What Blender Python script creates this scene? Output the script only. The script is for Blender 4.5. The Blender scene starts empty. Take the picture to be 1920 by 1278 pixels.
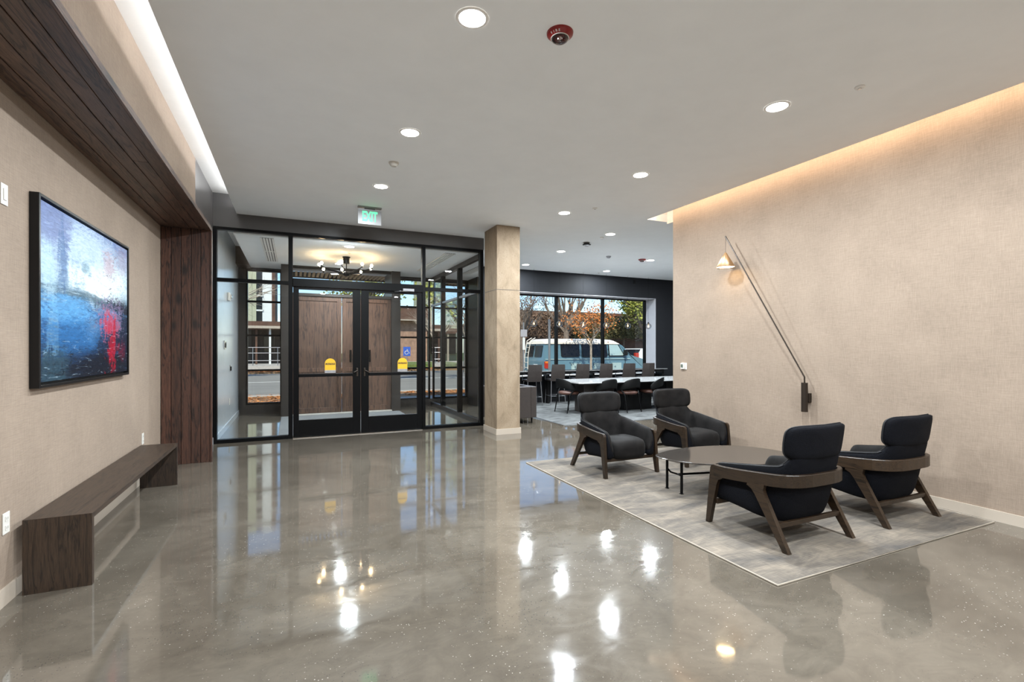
import bpy, bmesh, math, random
from mathutils import Vector, Matrix, noise
random.seed(7)
S = bpy.context.scene
C = S.collection
PI = math.pi

# ------------------------------------------------------------------ camera
cam_d = bpy.data.cameras.new('camera')
cam = bpy.data.objects.new('camera', cam_d)
C.objects.link(cam)
cam.location = (0, 0, 1.45)
cam.rotation_euler = (PI/2, 0, math.radians(-24.3))
cam_d.sensor_width = 36
cam_d.lens = 36*910/1920
cam_d.shift_y = 14/1920
cam_d.clip_end = 400
S.camera = cam

# ------------------------------------------------------------------ world, sun, exposure
w = bpy.data.worlds.new('sky'); S.world = w; w.use_nodes = True
nt = w.node_tree
bg = nt.nodes['Background']
sky = nt.nodes.new('ShaderNodeTexSky')
sky.sky_type = 'NISHITA'
sky.sun_disc = False
sky.sun_elevation = math.radians(42)
sky.sun_rotation = math.radians(205)
sky.air_density = 1.0; sky.dust_density = 0.3; sky.ozone_density = 6.0
nt.links.new(sky.outputs[0], bg.inputs[0])
bg.inputs[1].default_value = 0.185
sun_d = bpy.data.lights.new('sun', 'SUN'); sun_d.energy = 5.0; sun_d.angle = 0.01
sun_d.color = (1.0, 0.93, 0.82)
sun = bpy.data.objects.new('sun', sun_d); C.objects.link(sun)
SUNDIR = Vector((-0.45, -0.75, 0.86)).normalized()      # towards the sun
sun.rotation_euler = SUNDIR.to_track_quat('Z', 'Y').to_euler()
sun.location = (-20, -30, 40)
S.view_settings.view_transform = 'Standard'
S.view_settings.look = 'None'
S.view_settings.exposure = 0.36
S.view_settings.gamma = 1.0
S.view_settings.use_curve_mapping = False

DOWN_W = 80.0
COVE_W = 40.0

def area(name, loc, rot, sx, sy, power, color=(1, 1, 1), spread=PI, shape='RECTANGLE'):
    d = bpy.data.lights.new(name, 'AREA'); d.shape = shape
    d.size = sx
    if shape in ('RECTANGLE', 'ELLIPSE'): d.size_y = sy
    d.energy = power; d.color = color; d.spread = spread
    o = bpy.data.objects.new(name, d); C.objects.link(o)
    o.location = loc; o.rotation_euler = rot
    return o
# warm LED strip in the slot above the right wall, aimed at the wall; white strip in the left slot
area('cove_strip_light', (5.216, 1.15, 3.60), (0, math.radians(-60), 0), 0.04, 10.2, 50, (1.0, 0.80, 0.60))
area('cove_strip_light', (-0.66, 2.2, 3.68), (0, math.radians(150), 0), 0.05, 12.4, 60, (0.92, 0.96, 1.0))

# ------------------------------------------------------------------ materials
M = {}
def new_mat(name):
    m = bpy.data.materials.new(name); m.use_nodes = True
    n = m.node_tree; b = n.nodes['Principled BSDF']
    M[name] = m
    return m, n, b
def N(n, t, **kw):
    x = n.nodes.new(t)
    for k, v in kw.items(): setattr(x, k, v)
    return x
def coords(n, scale=(1, 1, 1), kind='Object'):
    tc = N(n, 'ShaderNodeTexCoord'); mp = N(n, 'ShaderNodeMapping')
    mp.inputs['Scale'].default_value = scale
    n.links.new(tc.outputs[kind], mp.inputs[0])
    return mp.outputs[0]
def noise_tex(n, vec, scale, detail=4, rough=0.5, dist=0):
    t = N(n, 'ShaderNodeTexNoise')
    t.inputs['Scale'].default_value = scale; t.inputs['Detail'].default_value = detail
    t.inputs['Roughness'].default_value = rough; t.inputs['Distortion'].default_value = dist
    n.links.new(vec, t.inputs['Vector'])
    return t.outputs['Fac']
def ramp(n, fac, stops):
    r = N(n, 'ShaderNodeValToRGB'); e = r.color_ramp.elements
    while len(e) < len(stops): e.new(0.5)
    for k, (p, c) in zip(e, stops):
        k.position = p; k.color = (c[0], c[1], c[2], 1) if len(c) == 3 else c
    n.links.new(fac, r.inputs[0])
    return r.outputs[0]
def mix(n, a, b, f, mode='MIX'):
    x = N(n, 'ShaderNodeMix', data_type='RGBA', blend_type=mode)
    for s, v in ((x.inputs[0], f), (x.inputs[6], a), (x.inputs[7], b)):
        if hasattr(v, 'is_linked') or hasattr(v, 'links'): n.links.new(v, s)
        elif isinstance(v, (int, float)): s.default_value = v
        else: s.default_value = (v[0], v[1], v[2], 1)
    return x.outputs[2]
def bump(n, b, fac, strength, dist=0.01):
    x = N(n, 'ShaderNodeBump'); x.inputs['Strength'].default_value = strength
    x.inputs['Distance'].default_value = dist
    n.links.new(fac, x.inputs['Height']); n.links.new(x.outputs[0], b.inputs['Normal'])
def plain(name, col, rough=0.5, metal=0.0, var=0.12, scale=8, bumpy=0.0, spec=0.5, stretch=(1, 1, 1), coat=0, sheen=0):
    m, n, b = new_mat(name)
    v = coords(n, stretch)
    f = noise_tex(n, v, scale, 5, 0.6)
    lo = tuple(c*(1-var) for c in col); hi = tuple(min(1, c*(1+var)) for c in col)
    n.links.new(ramp(n, f, [(0.3, lo), (0.7, hi)]), b.inputs['Base Color'])
    b.inputs['Roughness'].default_value = rough; b.inputs['Metallic'].default_value = metal
    b.inputs['Specular IOR Level'].default_value = spec
    b.inputs['Coat Weight'].default_value = coat
    if sheen:
        b.inputs['Sheen Weight'].default_value = sheen; b.inputs['Sheen Roughness'].default_value = 0.4
    if bumpy: bump(n, b, f, bumpy)
    return m
def emit(name, col, s):
    m, n, b = new_mat(name)
    b.inputs['Base Color'].default_value = (*(0.1*c for c in col), 1)
    b.inputs['Emission Color'].default_value = (*col, 1)
    b.inputs['Emission Strength'].default_value = s
    return m
def wood(name, dark, light, axis='Y', scale=1.0, rough=0.5, knots=False, bmp=0.25):
    m, n, b = new_mat(name)
    st = {'X': (0.7, 9, 9), 'Y': (9, 0.7, 9), 'Z': (9, 9, 0.7)}[axis]
    v = coords(n, tuple(s*scale for s in st))
    oi = N(n, 'ShaderNodeObjectInfo')
    ad = N(n, 'ShaderNodeVectorMath', operation='ADD')
    sc = N(n, 'ShaderNodeVectorMath', operation='SCALE')
    cb = N(n, 'ShaderNodeCombineXYZ')
    for k in range(3): n.links.new(oi.outputs['Random'], cb.inputs[k])
    n.links.new(cb.outputs[0], sc.inputs[0]); sc.inputs['Scale'].default_value = 37
    n.links.new(v, ad.inputs[0]); n.links.new(sc.outputs[0], ad.inputs[1])
    f1 = noise_tex(n, ad.outputs[0], 1.3, 4, 0.5, 1.2)
    wv = N(n, 'ShaderNodeMath', operation='MULTIPLY'); wv.inputs[1].default_value = 26
    n.links.new(f1, wv.inputs[0])
    sn = N(n, 'ShaderNodeMath', operation='SINE'); n.links.new(wv.outputs[0], sn.inputs[0])
    f2 = noise_tex(n, ad.outputs[0], 7, 6, 0.7)
    c1 = ramp(n, f2, [(0.25, dark), (0.75, light)])
    mid = tuple((a*0.65) for a in dark)
    rr = ramp(n, sn.outputs[0], [(0.0, (0, 0, 0)), (0.75, (0.25,)*3), (1.0, (1, 1, 1))])
    c2 = mix(n, c1, mid, rr)
    hs = N(n, 'ShaderNodeHueSaturation')
    mr = N(n, 'ShaderNodeMapRange'); mr.inputs['To Min'].default_value = 0.72; mr.inputs['To Max'].default_value = 1.3
    n.links.new(oi.outputs['Random'], mr.inputs[0]); n.links.new(mr.outputs[0], hs.inputs['Value'])
    n.links.new(c2, hs.inputs['Color'])
    out = hs.outputs[0]
    if knots:
        kv = coords(n, {'X': (1.2, 6, 6), 'Y': (6, 1.2, 6), 'Z': (6, 6, 2.6)}[axis])
        vo = N(n, 'ShaderNodeTexVoronoi'); vo.inputs['Scale'].default_value = 1.0
        n.links.new(kv, vo.inputs['Vector'])
        kr = ramp(n, vo.outputs['Distance'], [(0.1, (1, 1, 1)), (0.26, (0, 0, 0))])
        out = mix(n, out, tuple(a*0.35 for a in dark), kr)
    n.links.new(out, b.inputs['Base Color'])
    b.inputs['Roughness'].default_value = rough
    bump(n, b, f2, bmp, 0.004)
    return m

plain('ceiling_paint', (0.84, 0.85, 0.85), 0.85, var=0.02, scale=3)
plain('white_paint', (0.78, 0.76, 0.73), 0.6, var=0.02)
plain('bronze_paint', (0.028, 0.024, 0.022), 0.35, var=0.05, spec=0.3)
plain('charcoal_paint', (0.088, 0.083, 0.081), 0.28, var=0.05, scale=3)
plain('dark_wall_paint', (0.013, 0.0135, 0.0155), 0.6, var=0.05, spec=0.15)
plain('vestibule_paint', (0.38, 0.40, 0.42), 0.24, var=0.03)
plain('sign_panel', (0.17, 0.165, 0.165), 0.4, var=0.02)
plain('grey_jamb', (0.36, 0.36, 0.38), 0.5, var=0.03)
plain('baseboard_paint', (0.44, 0.37, 0.30), 0.45, var=0.02)
plain('black_metal', (0.003, 0.003, 0.0033), 0.35, 0.0, var=0.1, spec=0.12)
plain('grey_metal', (0.30, 0.30, 0.31), 0.35, 0.8, var=0.05)
plain('chrome', (0.75, 0.74, 0.72), 0.2, 1.0, var=0.03)
plain('brass', (0.55, 0.36, 0.20), 0.35, 0.9, var=0.05)
plain('white_plastic', (0.60, 0.57, 0.52), 0.4, var=0.02)
plain('dark_plastic', (0.05, 0.045, 0.04), 0.4, var=0.05)
plain('red_plastic', (0.22, 0.005, 0.004), 0.3, var=0.1)
plain('red_light_plastic', (0.35, 0.02, 0.01), 0.2, var=0.05)
plain('amber_plastic', (0.6, 0.18, 0.02), 0.2, var=0.05)
plain('tan_leather', (0.10, 0.045, 0.032), 0.45, var=0.15)
plain('brown_leather', (0.037, 0.029, 0.026), 0.45, var=0.12, scale=20, bumpy=0.1)
plain('bronze_metal', (0.03, 0.021, 0.015), 0.4, 0.5, var=0.1)
plain('velvet_charcoal', (0.0075, 0.0064, 0.006), 0.75, var=0.65, scale=7, sheen=0.03, bumpy=0.1, spec=0.15)
plain('navy_weave', (0.0034, 0.0036, 0.0054), 0.85, var=0.6, scale=160, bumpy=0.4, spec=0.12)
plain('black_piping', (0.006, 0.006, 0.008), 0.6, var=0.1)
plain('black_shell', (0.006, 0.006, 0.006), 0.5, var=0.1, spec=0.2)
plain('black_satin', (0.008, 0.0075, 0.0075), 0.35, var=0.1, spec=0.25)
plain('white_table', (0.62, 0.62, 0.62), 0.12, var=0.06, scale=4, coat=0.5)
plain('counter_top', (0.20, 0.20, 0.20), 0.1, var=0.05, coat=1.0)
plain('asphalt', (0.20, 0.19, 0.165), 0.9, var=0.2, scale=3, stretch=(0.15, 2, 1))
plain('sidewalk_concrete', (0.38, 0.36, 0.33), 0.9, var=0.12)
plain('road_line', (0.6, 0.6, 0.55), 0.8, var=0.1)
plain('grass_ground', (0.10, 0.14, 0.03), 0.95, var=0.4, scale=6)
plain('leaf_litter_ground', (0.24, 0.14, 0.07), 0.95, var=0.5, scale=14)
plain('dead_leaf', (0.42, 0.17, 0.05), 0.8, var=0.5, scale=3)
plain('van_paint', (0.085, 0.17, 0.21), 0.28, var=0.04, coat=0.6)
plain('van_paint_light', (0.30, 0.42, 0.42), 0.35, var=0.04)
plain('cream_paint', (0.72, 0.68, 0.58), 0.4, var=0.03)
plain('dark_glass', (0.008, 0.008, 0.009), 0.1, var=0.1, spec=0.25)
plain('tyre_rubber', (0.02, 0.02, 0.02), 0.9)
plain('pale_green_panel', (0.36, 0.37, 0.26), 0.8, var=0.08)
plain('white_panel', (0.62, 0.64, 0.62), 0.8, var=0.05)
plain('far_brown', (0.085, 0.042, 0.026), 0.85, var=0.3, scale=2)
plain('far_brick', (0.26, 0.16, 0.11), 0.9, var=0.3, scale=3)
plain('far_dark', (0.03, 0.025, 0.02), 0.9, var=0.3)
plain('fascia_paint', (0.35, 0.30, 0.24), 0.8)
plain('bark', (0.15, 0.115, 0.085), 0.9, var=0.3)
plain('pale_bark', (0.33, 0.28, 0.22), 0.9, var=0.3)
plain('sign_blue', (0.02, 0.09, 0.42), 0.5, var=0.03)
plain('orange_leaf', (0.55, 0.20, 0.05), 0.7, var=0.5, scale=2.5)
plain('green_leaf', (0.28, 0.30, 0.05), 0.7, var=0.5, scale=2.5)
plain('hedge_leaf', (0.13, 0.115, 0.045), 0.8, var=0.6, scale=1.2)
plain('hedge_leaf_brown', (0.17, 0.105, 0.065), 0.8, var=0.6, scale=1.2)
plain('tan_slat', (0.46, 0.33, 0.17), 0.7, var=0.15)
plain('sticker_yellow', (0.75, 0.42, 0.01), 0.5, var=0.05)
plain('sticker_black', (0.02, 0.015, 0.01), 0.5)
plain('sticker_grey', (0.36, 0.34, 0.34), 0.5)
plain('screen_grey', (0.10, 0.12, 0.10), 0.2)
plain('dark_carpet', (0.085, 0.088, 0.088), 0.95, var=0.75, scale=3.5, stretch=(1, 3, 1), bumpy=0.3)
plain('entry_mat', (0.13, 0.135, 0.14), 0.9, var=0.2, scale=60, bumpy=0.4)
plain('canvas_edge', (0.02, 0.02, 0.02), 0.5)
emit('lamp_disc', (1.0, 0.97, 0.92), 14)
emit('warm_glow', (1.0, 0.72, 0.36), 16)
emit('bulb_glow', (1.0, 0.70, 0.38), 75)
emit('exit_green', (0.10, 0.95, 0.38), 1.2)
emit('pendant_glow', (1.0, 0.72, 0.4), 2)
wood('stained_cedar', (0.030, 0.017, 0.012), (0.15, 0.085, 0.058), 'Y', 1.6, 0.42, knots=True)
wood('stained_cedar_vertical', (0.026, 0.011, 0.007), (0.115, 0.045, 0.026), 'Z', 1.6, 0.5, knots=True)
wood('dark_oak', (0.020, 0.013, 0.009), (0.060, 0.036, 0.022), 'Y', 2.5, 0.42)
wood('dark_oak_vertical', (0.018, 0.011, 0.007), (0.055, 0.032, 0.019), 'Z', 2.5, 0.45)
wood('walnut_frame', (0.014, 0.008, 0.004), (0.040, 0.022, 0.011), 'Y', 2, 0.38, bmp=0.1)
wood('entry_door_wood', (0.045, 0.021, 0.013), (0.115, 0.058, 0.034), 'Z', 1.0, 0.5, bmp=0.1)

def linen(name, a, b_):
    m, n, b = new_mat(name)
    h1 = noise_tex(n, coords(n, (60, 14, 420)), 1, 3, 0.7)
    h2 = noise_tex(n, coords(n, (60, 420, 14)), 1, 3, 0.7)
    big = noise_tex(n, coords(n), 2.2, 3, 0.5)
    s = N(n, 'ShaderNodeMath', operation='ADD'); n.links.new(h1, s.inputs[0]); n.links.new(h2, s.inputs[1])
    s2 = N(n, 'ShaderNodeMath', operation='MULTIPLY_ADD'); n.links.new(big, s2.inputs[0])
    s2.inputs[1].default_value = 0.5; n.links.new(s.outputs[0], s2.inputs[2])
    mr = N(n, 'ShaderNodeMapRange'); mr.inputs['From Min'].default_value = 0.85; mr.inputs['From Max'].default_value = 1.65
    n.links.new(s2.outputs[0], mr.inputs[0])
    n.links.new(ramp(n, mr.outputs[0], [(0, a), (1, b_)]), b.inputs['Base Color'])
    b.inputs['Roughness'].default_value = 0.85
    bump(n, b, s.outputs[0], 0.15, 0.002)
linen('linen_wallcovering', (0.178, 0.131, 0.096), (0.332, 0.252, 0.19))

def floor_mat():
    m, n, b = new_mat('polished_concrete')
    v = coords(n)
    big = noise_tex(n, v, 0.9, 6, 0.62, 0.8)
    med = noise_tex(n, coords(n, (1, 1.6, 1)), 4.5, 7, 0.7, 1.0)
    base = ramp(n, big, [(0.30, (0.072, 0.059, 0.045)), (0.70, (0.125, 0.105, 0.082))])
    c = mix(n, base, ramp(n, med, [(0.32, (0.36,)*3), (0.70, (0.66,)*3)]), 0.5, 'OVERLAY')
    # exposed aggregate: small dark and light stones, in clusters
    zone = ramp(n, noise_tex(n, v, 1.3, 4, 0.6), [(0.48, (0, 0, 0)), (0.62, (1, 1, 1))])
    vo = N(n, 'ShaderNodeTexVoronoi'); vo.inputs['Scale'].default_value = 85; n.links.new(v, vo.inputs['Vector'])
    st = ramp(n, vo.outputs['Distance'], [(0.18, (1, 1, 1)), (0.30, (0, 0, 0))])
    sep = N(n, 'ShaderNodeSeparateColor'); n.links.new(vo.outputs['Color'], sep.inputs[0])
    dk = ramp(n, sep.outputs[0], [(0.62, (0, 0, 0)), (0.66, (1, 1, 1))])
    lt = ramp(n, sep.outputs[1], [(0.90, (0, 0, 0)), (0.93, (1, 1, 1))])
    m1 = mix(n, st, dk, 1.0, 'MULTIPLY'); m1 = mix(n, m1, zone, 1.0, 'MULTIPLY')
    m2 = mix(n, st, lt, 1.0, 'MULTIPLY'); m2 = mix(n, m2, ramp(n, noise_tex(n, v, 1.7, 4, 0.6), [(0.40, (0.1,)*3), (0.6, (1, 1, 1))]), 1.0, 'MULTIPLY')
    c = mix(n, c, (0.05, 0.045, 0.04), m1)
    c = mix(n, c, (0.36, 0.33, 0.29), m2)
    n.links.new(c, b.inputs['Base Color'])
    rr = N(n, 'ShaderNodeMapRange'); rr.inputs['To Min'].default_value = 0.025; rr.inputs['To Max'].default_value = 0.095
    rr.inputs['From Min'].default_value = 0.3; rr.inputs['From Max'].default_value = 0.7
    n.links.new(med, rr.inputs[0]); n.links.new(rr.outputs[0], b.inputs['Roughness'])
    b.inputs['IOR'].default_value = 1.9
    bump(n, b, big, 0.04, 0.01)
floor_mat()

def concrete_mat():
    m, n, b = new_mat('board_formed_concrete')
    v = coords(n)
    f1 = noise_tex(n, coords(n, (1, 1, 0.5)), 3.5, 6, 0.7, 1.5); f2 = noise_tex(n, v, 45, 4, 0.7)
    c = ramp(n, f1, [(0.25, (0.17, 0.12, 0.075)), (0.5, (0.27, 0.198, 0.13)), (0.78, (0.34, 0.26, 0.18))])
    c = mix(n, c, (0.13, 0.09, 0.05), ramp(n, f2, [(0.56, (0, 0, 0)), (0.72, (0.7,)*3)]))
    n.links.new(c, b.inputs['Base Color']); b.inputs['Roughness'].default_value = 0.8
    bump(n, b, f2, 0.3, 0.004)
concrete_mat()

def rug_mat():
    m, n, b = new_mat('distressed_rug')
    v = coords(n, (1, 1, 1))
    f1 = noise_tex(n, coords(n, (0.7, 2.2, 1)), 2.6, 6, 0.65, 0.6)
    f2 = noise_tex(n, coords(n, (3, 60, 1)), 2, 3, 0.6)
    f3 = noise_tex(n, coords(n, (60, 3, 1)), 2, 3, 0.6)
    c = ramp(n, f1, [(0.28, (0.044, 0.039, 0.036)), (0.48, (0.100, 0.083, 0.067)), (0.70, (0.185, 0.150, 0.115))])
    c = mix(n, c, ramp(n, f2, [(0.3, (0.35,)*3), (0.7, (0.68,)*3)]), 0.6, 'OVERLAY')
    c = mix(n, c, ramp(n, f3, [(0.3, (0.35,)*3), (0.7, (0.68,)*3)]), 0.6, 'OVERLAY')
    n.links.new(c, b.inputs['Base Color']); b.inputs['Roughness'].default_value = 0.95
    bump(n, b, f2, 0.3, 0.004)
rug_mat()

def glass_mat(name, tint=(1, 1, 1), refl=1.0, ior=1.5):
    m = bpy.data.materials.new(name); m.use_nodes = True; M[name] = m
    n = m.node_tree; n.nodes.clear()
    o = N(n, 'ShaderNodeOutputMaterial'); mx = N(n, 'ShaderNodeMixShader')
    t = N(n, 'ShaderNodeBsdfTransparent'); t.inputs[0].default_value = (*tint, 1)
    g = N(n, 'ShaderNodeBsdfGlossy'); g.inputs['Roughness'].default_value = 0.0
    f = N(n, 'ShaderNodeFresnel'); f.inputs[0].default_value = ior
    mu = N(n, 'ShaderNodeMath', operation='MULTIPLY'); mu.inputs[1].default_value = refl
    n.links.new(f.outputs[0], mu.inputs[0]); n.links.new(mu.outputs[0], mx.inputs[0])
    n.links.new(t.outputs[0], mx.inputs[1]); n.links.new(g.outputs[0], mx.inputs[2])
    n.links.new(mx.outputs[0], o.inputs[0])
glass_mat('clear_glass', (0.93, 0.96, 0.95), 1.0)
glass_mat('globe_glass', (0.97, 0.97, 0.96), 0.7, 1.5)
glass_mat('strobe_lens', (0.85, 0.75, 0.75), 1.5)
def smoked():
    m, n, b = new_mat('smoked_glass_top')
    f = noise_tex(n, coords(n), 3, 2)
    n.links.new(ramp(n, f, [(0, (0.03, 0.025, 0.021)), (1, (0.036, 0.03, 0.026))]), b.inputs['Base Color'])
    b.inputs['Roughness'].default_value = 0.10; b.inputs['IOR'].default_value = 2.1
smoked()

def art_mat():
    m, n, b = new_mat('abstract_painting')
    tc = N(n, 'ShaderNodeTexCoord')
    sp = N(n, 'ShaderNodeSeparateXYZ'); n.links.new(tc.outputs['Generated'], sp.inputs[0])
    U, V = sp.outputs['Y'], sp.outputs['Z']
    def nz(su, sv, sc, det=6, dist=0.8, seed=0.0):
        cx = N(n, 'ShaderNodeCombineXYZ')
        for s, o_, k in ((U, su, 0), (V, sv, 1)):
            q = N(n, 'ShaderNodeMath', operation='MULTIPLY'); n.links.new(s, q.inputs[0]); q.inputs[1].default_value = o_
            n.links.new(q.outputs[0], cx.inputs[k])
        cx.inputs[2].default_value = seed
        return noise_tex(n, cx.outputs[0], sc, det, 0.65, dist)
    warp = nz(1, 1, 2.5, 5, 1.0, 3.0)
    streak_h = nz(1.2, 9, 2.2, 6, 1.5, 1.0)
    streak_v = nz(9, 1.2, 2.2, 6, 1.0, 2.0)
    fine = nz(2, 5, 8, 6, 1.5, 5.0)
    def op(o_, a, c_):
        q = N(n, 'ShaderNodeMath', operation=o_)
        for k, x in ((0, a), (1, c_)):
            if isinstance(x, (int, float)): q.inputs[k].default_value = x
            else: n.links.new(x, q.inputs[k])
        return q.outputs[0]
    def mask(cu, cv, ru, rv, tex, amt=1.0, jit=1.3):
        du = op('DIVIDE', op('SUBTRACT', U, cu), ru); dv = op('DIVIDE', op('SUBTRACT', V, cv), rv)
        d = op('SQRT', op('ADD', op('MULTIPLY', du, du), op('MULTIPLY', dv, dv)), 0)
        d = op('ADD', d, op('MULTIPLY', op('SUBTRACT', tex, 0.5), jit*2))
        mr = N(n, 'ShaderNodeMapRange', interpolation_type='SMOOTHSTEP'); n.links.new(d, mr.inputs[0])
        mr.inputs['From Min'].default_value = 0.45; mr.inputs['From Max'].default_value = 1.25
        mr.inputs['To Min'].default_value = amt; mr.inputs['To Max'].default_value = 0
        return mr.outputs[0]
    c = ramp(n, op('ADD', V, op('MULTIPLY', op('SUBTRACT', streak_h, 0.5), 0.35)),
             [(0.0, (0.035, 0.05, 0.075)), (0.2, (0.03, 0.08, 0.17)), (0.42, (0.06, 0.20, 0.40)), (0.52, (0.20, 0.30, 0.38)),
              (0.62, (0.42, 0.52, 0.60)), (0.85, (0.40, 0.50, 0.62)), (1.0, (0.20, 0.27, 0.45))])
    veins = nz(6, 3, 2.6, 8, 2.2, 9.0); grit = nz(3, 7, 4.5, 8, 2.5, 11.0)
    P_ = [((0.62, 0.66), (0.42, 0.17), (0.72, 0.80, 0.82), warp, 0.95), ((0.45, 0.85), (0.35, 0.16), (0.50, 0.60, 0.70), warp, 0.8),
          ((0.07, 0.92), (0.2, 0.2), (0.20, 0.25, 0.42), warp, 0.9), ((0.19, 0.68), (0.05, 0.30), (0.09, 0.18, 0.34), streak_v, 0.75),
          ((0.06, 0.6), (0.06, 0.2), (0.45, 0.58, 0.66), streak_v, 0.8), ((0.42, 0.72), (0.06, 0.05), (0.14, 0.26, 0.32), warp, 0.6), ((0.12, 0.08), (0.14, 0.16), (0.06, 0.11, 0.14), streak_v, 0.8), ((0.10, 0.34), (0.07, 0.16), (0.28, 0.42, 0.52), streak_v, 0.6), ((0.50, 0.33), (0.10, 0.12), (0.26, 0.36, 0.46), grit, 0.5),
          ((0.72, 0.80), (0.09, 0.12), (0.50, 0.30, 0.32), grit, 0.5), ((0.92, 0.88), (0.12, 0.12), (0.36, 0.27, 0.33), grit, 0.45),
          ((0.80, 0.50), (0.26, 0.045), (0.035, 0.07, 0.10), streak_v, 0.95), ((0.40, 0.53), (0.4, 0.03), (0.08, 0.14, 0.18), streak_h, 0.7),
          ((0.25, 0.42), (0.3, 0.10), (0.16, 0.38, 0.60), streak_h, 0.8), ((0.35, 0.25), (0.35, 0.12), (0.05, 0.20, 0.40), streak_h, 0.7),
          ((0.97, 0.25), (0.35, 0.32), (0.018, 0.025, 0.05), warp, 0.92), ((0.62, 0.06), (0.45, 0.12), (0.015, 0.02, 0.035), streak_h, 0.9),
          ((0.74, 0.40), (0.17, 0.13), (0.33, 0.28, 0.42), fine, 0.7), ((0.73, 0.36), (0.11, 0.10), (0.50, 0.09, 0.15), fine, 0.8),
          ((0.76, 0.18), (0.07, 0.17), (0.42, 0.015, 0.05), streak_v, 0.85), ((0.92, 0.16), (0.06, 0.08), (0.22, 0.02, 0.06), streak_v, 0.6)]
    for i, ((cu, cv), (ru, rv), col, tx, am) in enumerate(P_):
        tx2 = op('ADD', op('MULTIPLY', tx, 0.55), op('MULTIPLY', veins if i > 16 else grit, 0.45))
        c = mix(n, c, col, mask(cu, cv, ru, rv, tx2, am, 3.6 if i > 16 else 2.3))
    c = mix(n, c, ramp(n, fine, [(0.25, (0.3,)*3), (0.75, (0.72,)*3)]), 0.6, 'OVERLAY')
    c = mix(n, c, (0.02, 0.05, 0.10), ramp(n, nz(3, 8, 3.2, 8, 2.0, 21.0), [(0.58, (0, 0, 0)), (0.70, (0.6,)*3)]))
    c = mix(n, c, (0.60, 0.72, 0.80), ramp(n, nz(2, 9, 3.0, 8, 1.8, 31.0), [(0.60, (0, 0, 0)), (0.72, (0.6,)*3)]))
    n.links.new(c, b.inputs['Base Color']); b.inputs['Roughness'].default_value = 0.45; b.inputs['Specular IOR Level'].default_value = 0.2
    g_ = N(n, 'ShaderNodeGamma'); g_.inputs[1].default_value = 1.35; n.links.new(c, g_.inputs[0]); n.links.new(g_.outputs[0], b.inputs['Base Color'])
    bump(n, b, fine, 0.3, 0.003)
art_mat()

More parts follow.
